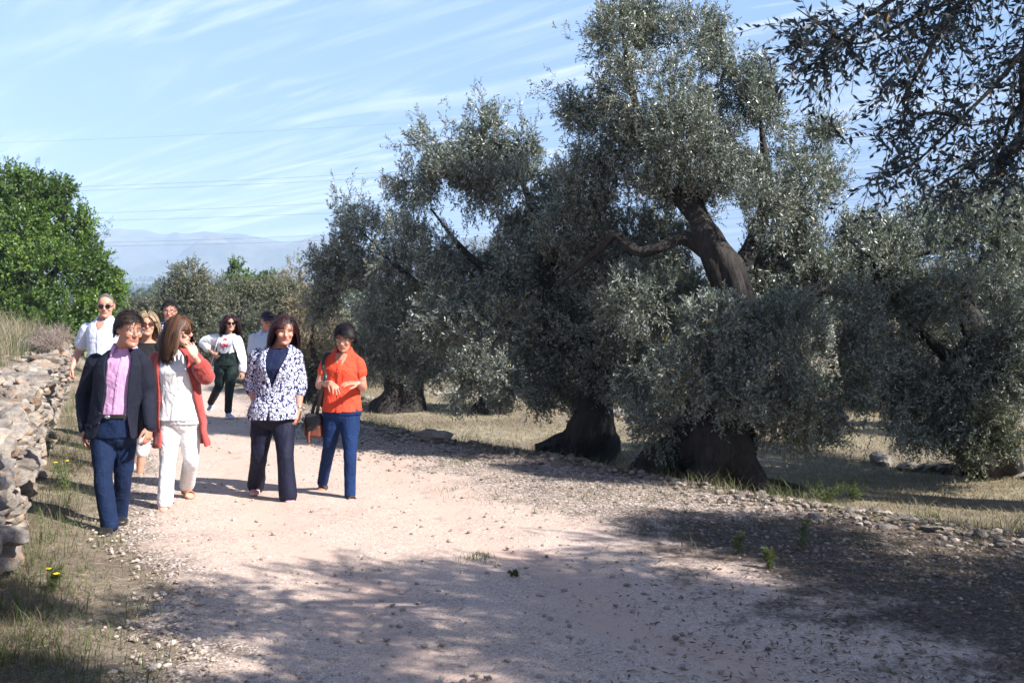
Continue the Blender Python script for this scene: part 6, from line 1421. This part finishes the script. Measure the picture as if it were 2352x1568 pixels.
# --- woman in white shirt, hand on hip
def woman_white():
    c = dict(Y=15.7, seed=8, shades=True, label='woman in open white shirt and dark green trousers walking alone with hand on hip', skin=SK_MID, hs=1.02, neckr=.05,
        head=(529, 742, -.02), face=(24, -3, 0), rings=scaled(WOM, 1.02), arm=.95, leg=.98,
        j=dict(neck=(524, 764, .03), shL=(498, 779, .05), shR=(545, 781, .0), elL=(467, 786, .12), elR=(556, 822, .06), wrL=(490, 812, -.05), wrR=(557, 852, .0), hipL=(507, 838, .0), hipR=(534, 838, .0),
               knL=(503, 886, -.02), knR=(527, 893, -.08), anL=(484, 924, .48), anR=(524, 945, -.05), toeL=(478, 943, .42), toeR=(534, 961, -.20)),
        handL=dict(d=(.7, -.3, -.5), p=(.3, .8, .2), side=1, curl=.4), handR=dict(d=(.1, -.1, -1), p=(-.8, .3, 0), side=-1, curl=.4))
    root, org, X_, T, hd, rng, gnd = person(c)
    m, nt, b = newmat('white_tee_print'); t = nt.nodes.new('ShaderNodeTexCoord').outputs['Object']
    b.inputs['Base Color'].default_value = (.74, .74, .77, 1); b.inputs['Roughness'].default_value = .85
    mb = MB(); T.solid(mb, .36, .955, .004); tee = finish(mb, 'tee_shirt', [m], org, root, .006, 4, 81, .006)
    # a plain printed motif on the tee: red blots and thin dark lines
    red = plain('red_print', (.62, .03, .05), .8); ink = plain('ink_print', (.05, .05, .12), .8)
    for th_, t_, r_ in [(.02, .80, .030), (.10, .78, .018), (-.06, .78, .018), (.12, .62, .030), (-.18, .60, .030), (.0, .66, .016), (.25, .61, .022), (-.30, .61, .018), (-.05, .585, .022)]:
        mb = MB(); mb.ell(T.P(th_, t_, .004), (r_, .006, r_ * .62), n=8); link('print_blot', mb.mesh('print_blot', [red], org=org), tee)
    for a, b_ in [((-.35, .72), (.0, .42)), ((-.12, .60), (.0, .42)), ((.30, .66), (.0, .42)), ((.34, .74), (.22, .58)), ((-.36, .74), (-.25, .58))]:
        q = np.linspace(0, 1, 8); mb = MB(); mb.tube(T.P(a[0] + (b_[0] - a[0]) * q, a[1] + (b_[1] - a[1]) * q, .005), .0028, 6); link('print_line', mb.mesh('print_line', [ink], org=org), tee)
    trousers(root, org, X_, T, [.10, .10, .082, .070, .064, .056], M_GREENPANT, 83, gnd, top=.42, cuff_drop=-.015)
    gap = lambda t: (-np.interp(t, [-.1, .4, .8, 1], [1.5, 1.15, .55, .6]), np.interp(t, [-.1, .4, .8, 1], [1.6, 1.2, .60, .6]))
    mb = MB(); T.shell(mb, -.02, .97, gap, lambda t: float(np.interp(t, [-.2, .3, .7, 1], [.07, .05, .022, .014])), .014)
    sleeve(mb, X_, 'L', [.088, .092, .080, .075, .075], .45); sleeve(mb, X_, 'R', [.078, .074, .070, .070, .072], .85)
    finish(mb, 'open_shirt', [M_WHITE], org, root, .006, 3, 85, .012, 7, .4)
    for s_ in 'LR': shoe(root, org, X_, s_, plain('pale_blue_trainer', (.42, .47, .56), .7), gnd, .048, .075, sole=plain('white_rubber', (.6, .6, .62), .7))
    me = make_hair(hd, rng, 2400, .30, HL_WOM, 'down', H_PLUM, (.010, .034), .0046, lift=.3, grav=.42, jitter=.14, nseg=12, org=org); link('hair', me, root)
    glasses(hd, org, root, M_LENSDARK, M_LENSDARK, 'sunglasses', 1.15)
# --- man in cap
def man_cap():
    c = dict(Y=14.3, seed=9, label='man in navy baseball cap and pale blue shirt behind the print blazer', skin=SK_PINK, hs=1.06, neckr=.06,
        head=(614, 737, -.02), face=(32, -5, 0), rings=scaled(MEN, .98), arm=1.05,
        j=dict(neck=(611, 759, .03), shL=(584, 778, .0), shR=(640, 778, .0), elL=(578, 822, .06), elR=(646, 822, .06), wrL=(580, 860, -.05), wrR=(644, 860, -.05), hipL=(598, 862, .0), hipR=(626, 862, .0),
               knL=(596, 928, .0), knR=(628, 926, .1), anL=(596, 978, .0), anR=(628, 974, .3), toeL=(595, 993, -.1), toeR=(630, 988, .15)),
        handL=dict(d=(0, -.1, -1), p=(1, .2, 0), side=1, curl=.4), handR=dict(d=(0, -.1, -1), p=(-1, .2, 0), side=-1, curl=.4))
    root, org, X_, T, hd, rng, gnd = person(c)
    mb = MB(); T.solid(mb, .0, .965, .006); sleeve(mb, X_, 'L', [.082, .08, .078, .08], .62, 'el'); sleeve(mb, X_, 'R', [.082, .08, .078, .08], .62, 'el'); collar(mb, T, hd, .04, .068, .4, .05); finish(mb, 'shirt', [M_PALEBLUE], org, root, .006, 4, 91, .008)
    trousers(root, org, X_, T, [.10, .098, .082, .072, .068, .066], M_NAVYPANT, 95, gnd)
    for s_ in 'LR': shoe(root, org, X_, s_, M_LEATHER, gnd)
    me = make_hair(hd, rng, 900, .02, lambda th: np.where(th < 1.3, 2.0, HL_MAN(th)), 'short', H_GREY, (.001, .005), .003, lift=.3, grav=.2, nseg=3, org=org); link('hair', me, root)
    glasses(hd, org, root, M_LENSCLEAR, M_LENSDARK, sun=False)
    mb = MB(); th = np.linspace(0, 2 * np.pi, 28, endpoint=False); rings = []
    for e in np.linspace(0.02, np.pi / 2 - .05, 9): rings.append(np.stack([np.sin(th) * math.cos(e) * .090, -np.cos(th) * math.cos(e) * .112 + .004, np.full(28, .158 + math.sin(e) * .098)], 1))
    mb.loft(hd.out(np.array(rings).reshape(-1, 3)).reshape(9, 28, 3)); cap = finish(mb, 'cap', [plain('cap_navy', (.008, .010, .024), .8)], org, root, .005, 3)
    mb = MB(); a = np.linspace(-1.15, 1.15, 14); up_ = []; lo_ = []
    for r_, dz in [(.98, .006), (1.35, .000), (1.68, -.014)]:
        q = np.stack([np.sin(a) * .086, -np.cos(a) * .105 * r_ - (r_ - 1) * .02, .160 + dz - np.sin(a) ** 2 * .012 * r_], 1); up_.append(q)
    U_ = np.array(up_); D_ = U_ - [0, 0, .006]; V = np.vstack([U_.reshape(-1, 3), D_.reshape(-1, 3)]); n_ = 14; m_ = 42; f = []
    for i in range(2):
        for j in range(13): k_ = i * n_ + j; f += [[k_, k_ + 1, k_ + 1 + n_, k_ + n_], [m_ + k_, m_ + k_ + n_, m_ + k_ + n_ + 1, m_ + k_ + 1]]
    for j in range(13): k_ = 2 * n_ + j; f += [[k_, k_ + 1, m_ + k_ + 1, m_ + k_]]
    mb.add(hd.out(V), f); link('visor', mb.mesh('visor', [plain('cap_visor', (.010, .012, .028), .7)], org=org), cap)
    mb = MB(); mb.tube(hd.out([(.000, -.100, .206), (.018, -.100, .209), (.036, -.094, .209), (.052, -.084, .205)]), [.0045, .0065, .006, .004], 8); link('cap_badge', mb.mesh('cap_badge', [plain('orange_badge', (.75, .10, .03), .7)], org=org), cap)
man_blazer(); woman_cardigan(); woman_print(); woman_orange(); man_bald(); woman_blonde(); man_plaid(); woman_white(); man_cap()

# ------------------------------------------------------------------ haze: the air between here and the hills
if True:
    mb = MB(); x0, x1, y0, y1, z0, z1 = -5600, 5600, -80, 6200, -2, 330
    v = [(x, y, z) for z in (z0, z1) for y in (y0, y1) for x in (x0, x1)]
    mb.add(v, [[0, 2, 3, 1], [4, 5, 7, 6], [0, 1, 5, 4], [2, 6, 7, 3], [0, 4, 6, 2], [1, 3, 7, 5]])
    m = bpy.data.materials.new('haze_air'); m.use_nodes = True; nt_ = m.node_tree; nt_.nodes.clear()
    o_ = nt_.nodes.new('ShaderNodeOutputMaterial'); pv = nt_.nodes.new('ShaderNodeVolumePrincipled')
    pv.inputs['Color'].default_value = (.56, .75, 1.0, 1); pv.inputs['Density'].default_value = 0.00034; pv.inputs['Anisotropy'].default_value = -0.35
    nt_.links.new(pv.outputs[0], o_.inputs['Volume']); m.cycles.homogeneous_volume = True
    tag(link('haze', mb.mesh('haze', [m], smooth=False)), kind='stuff')
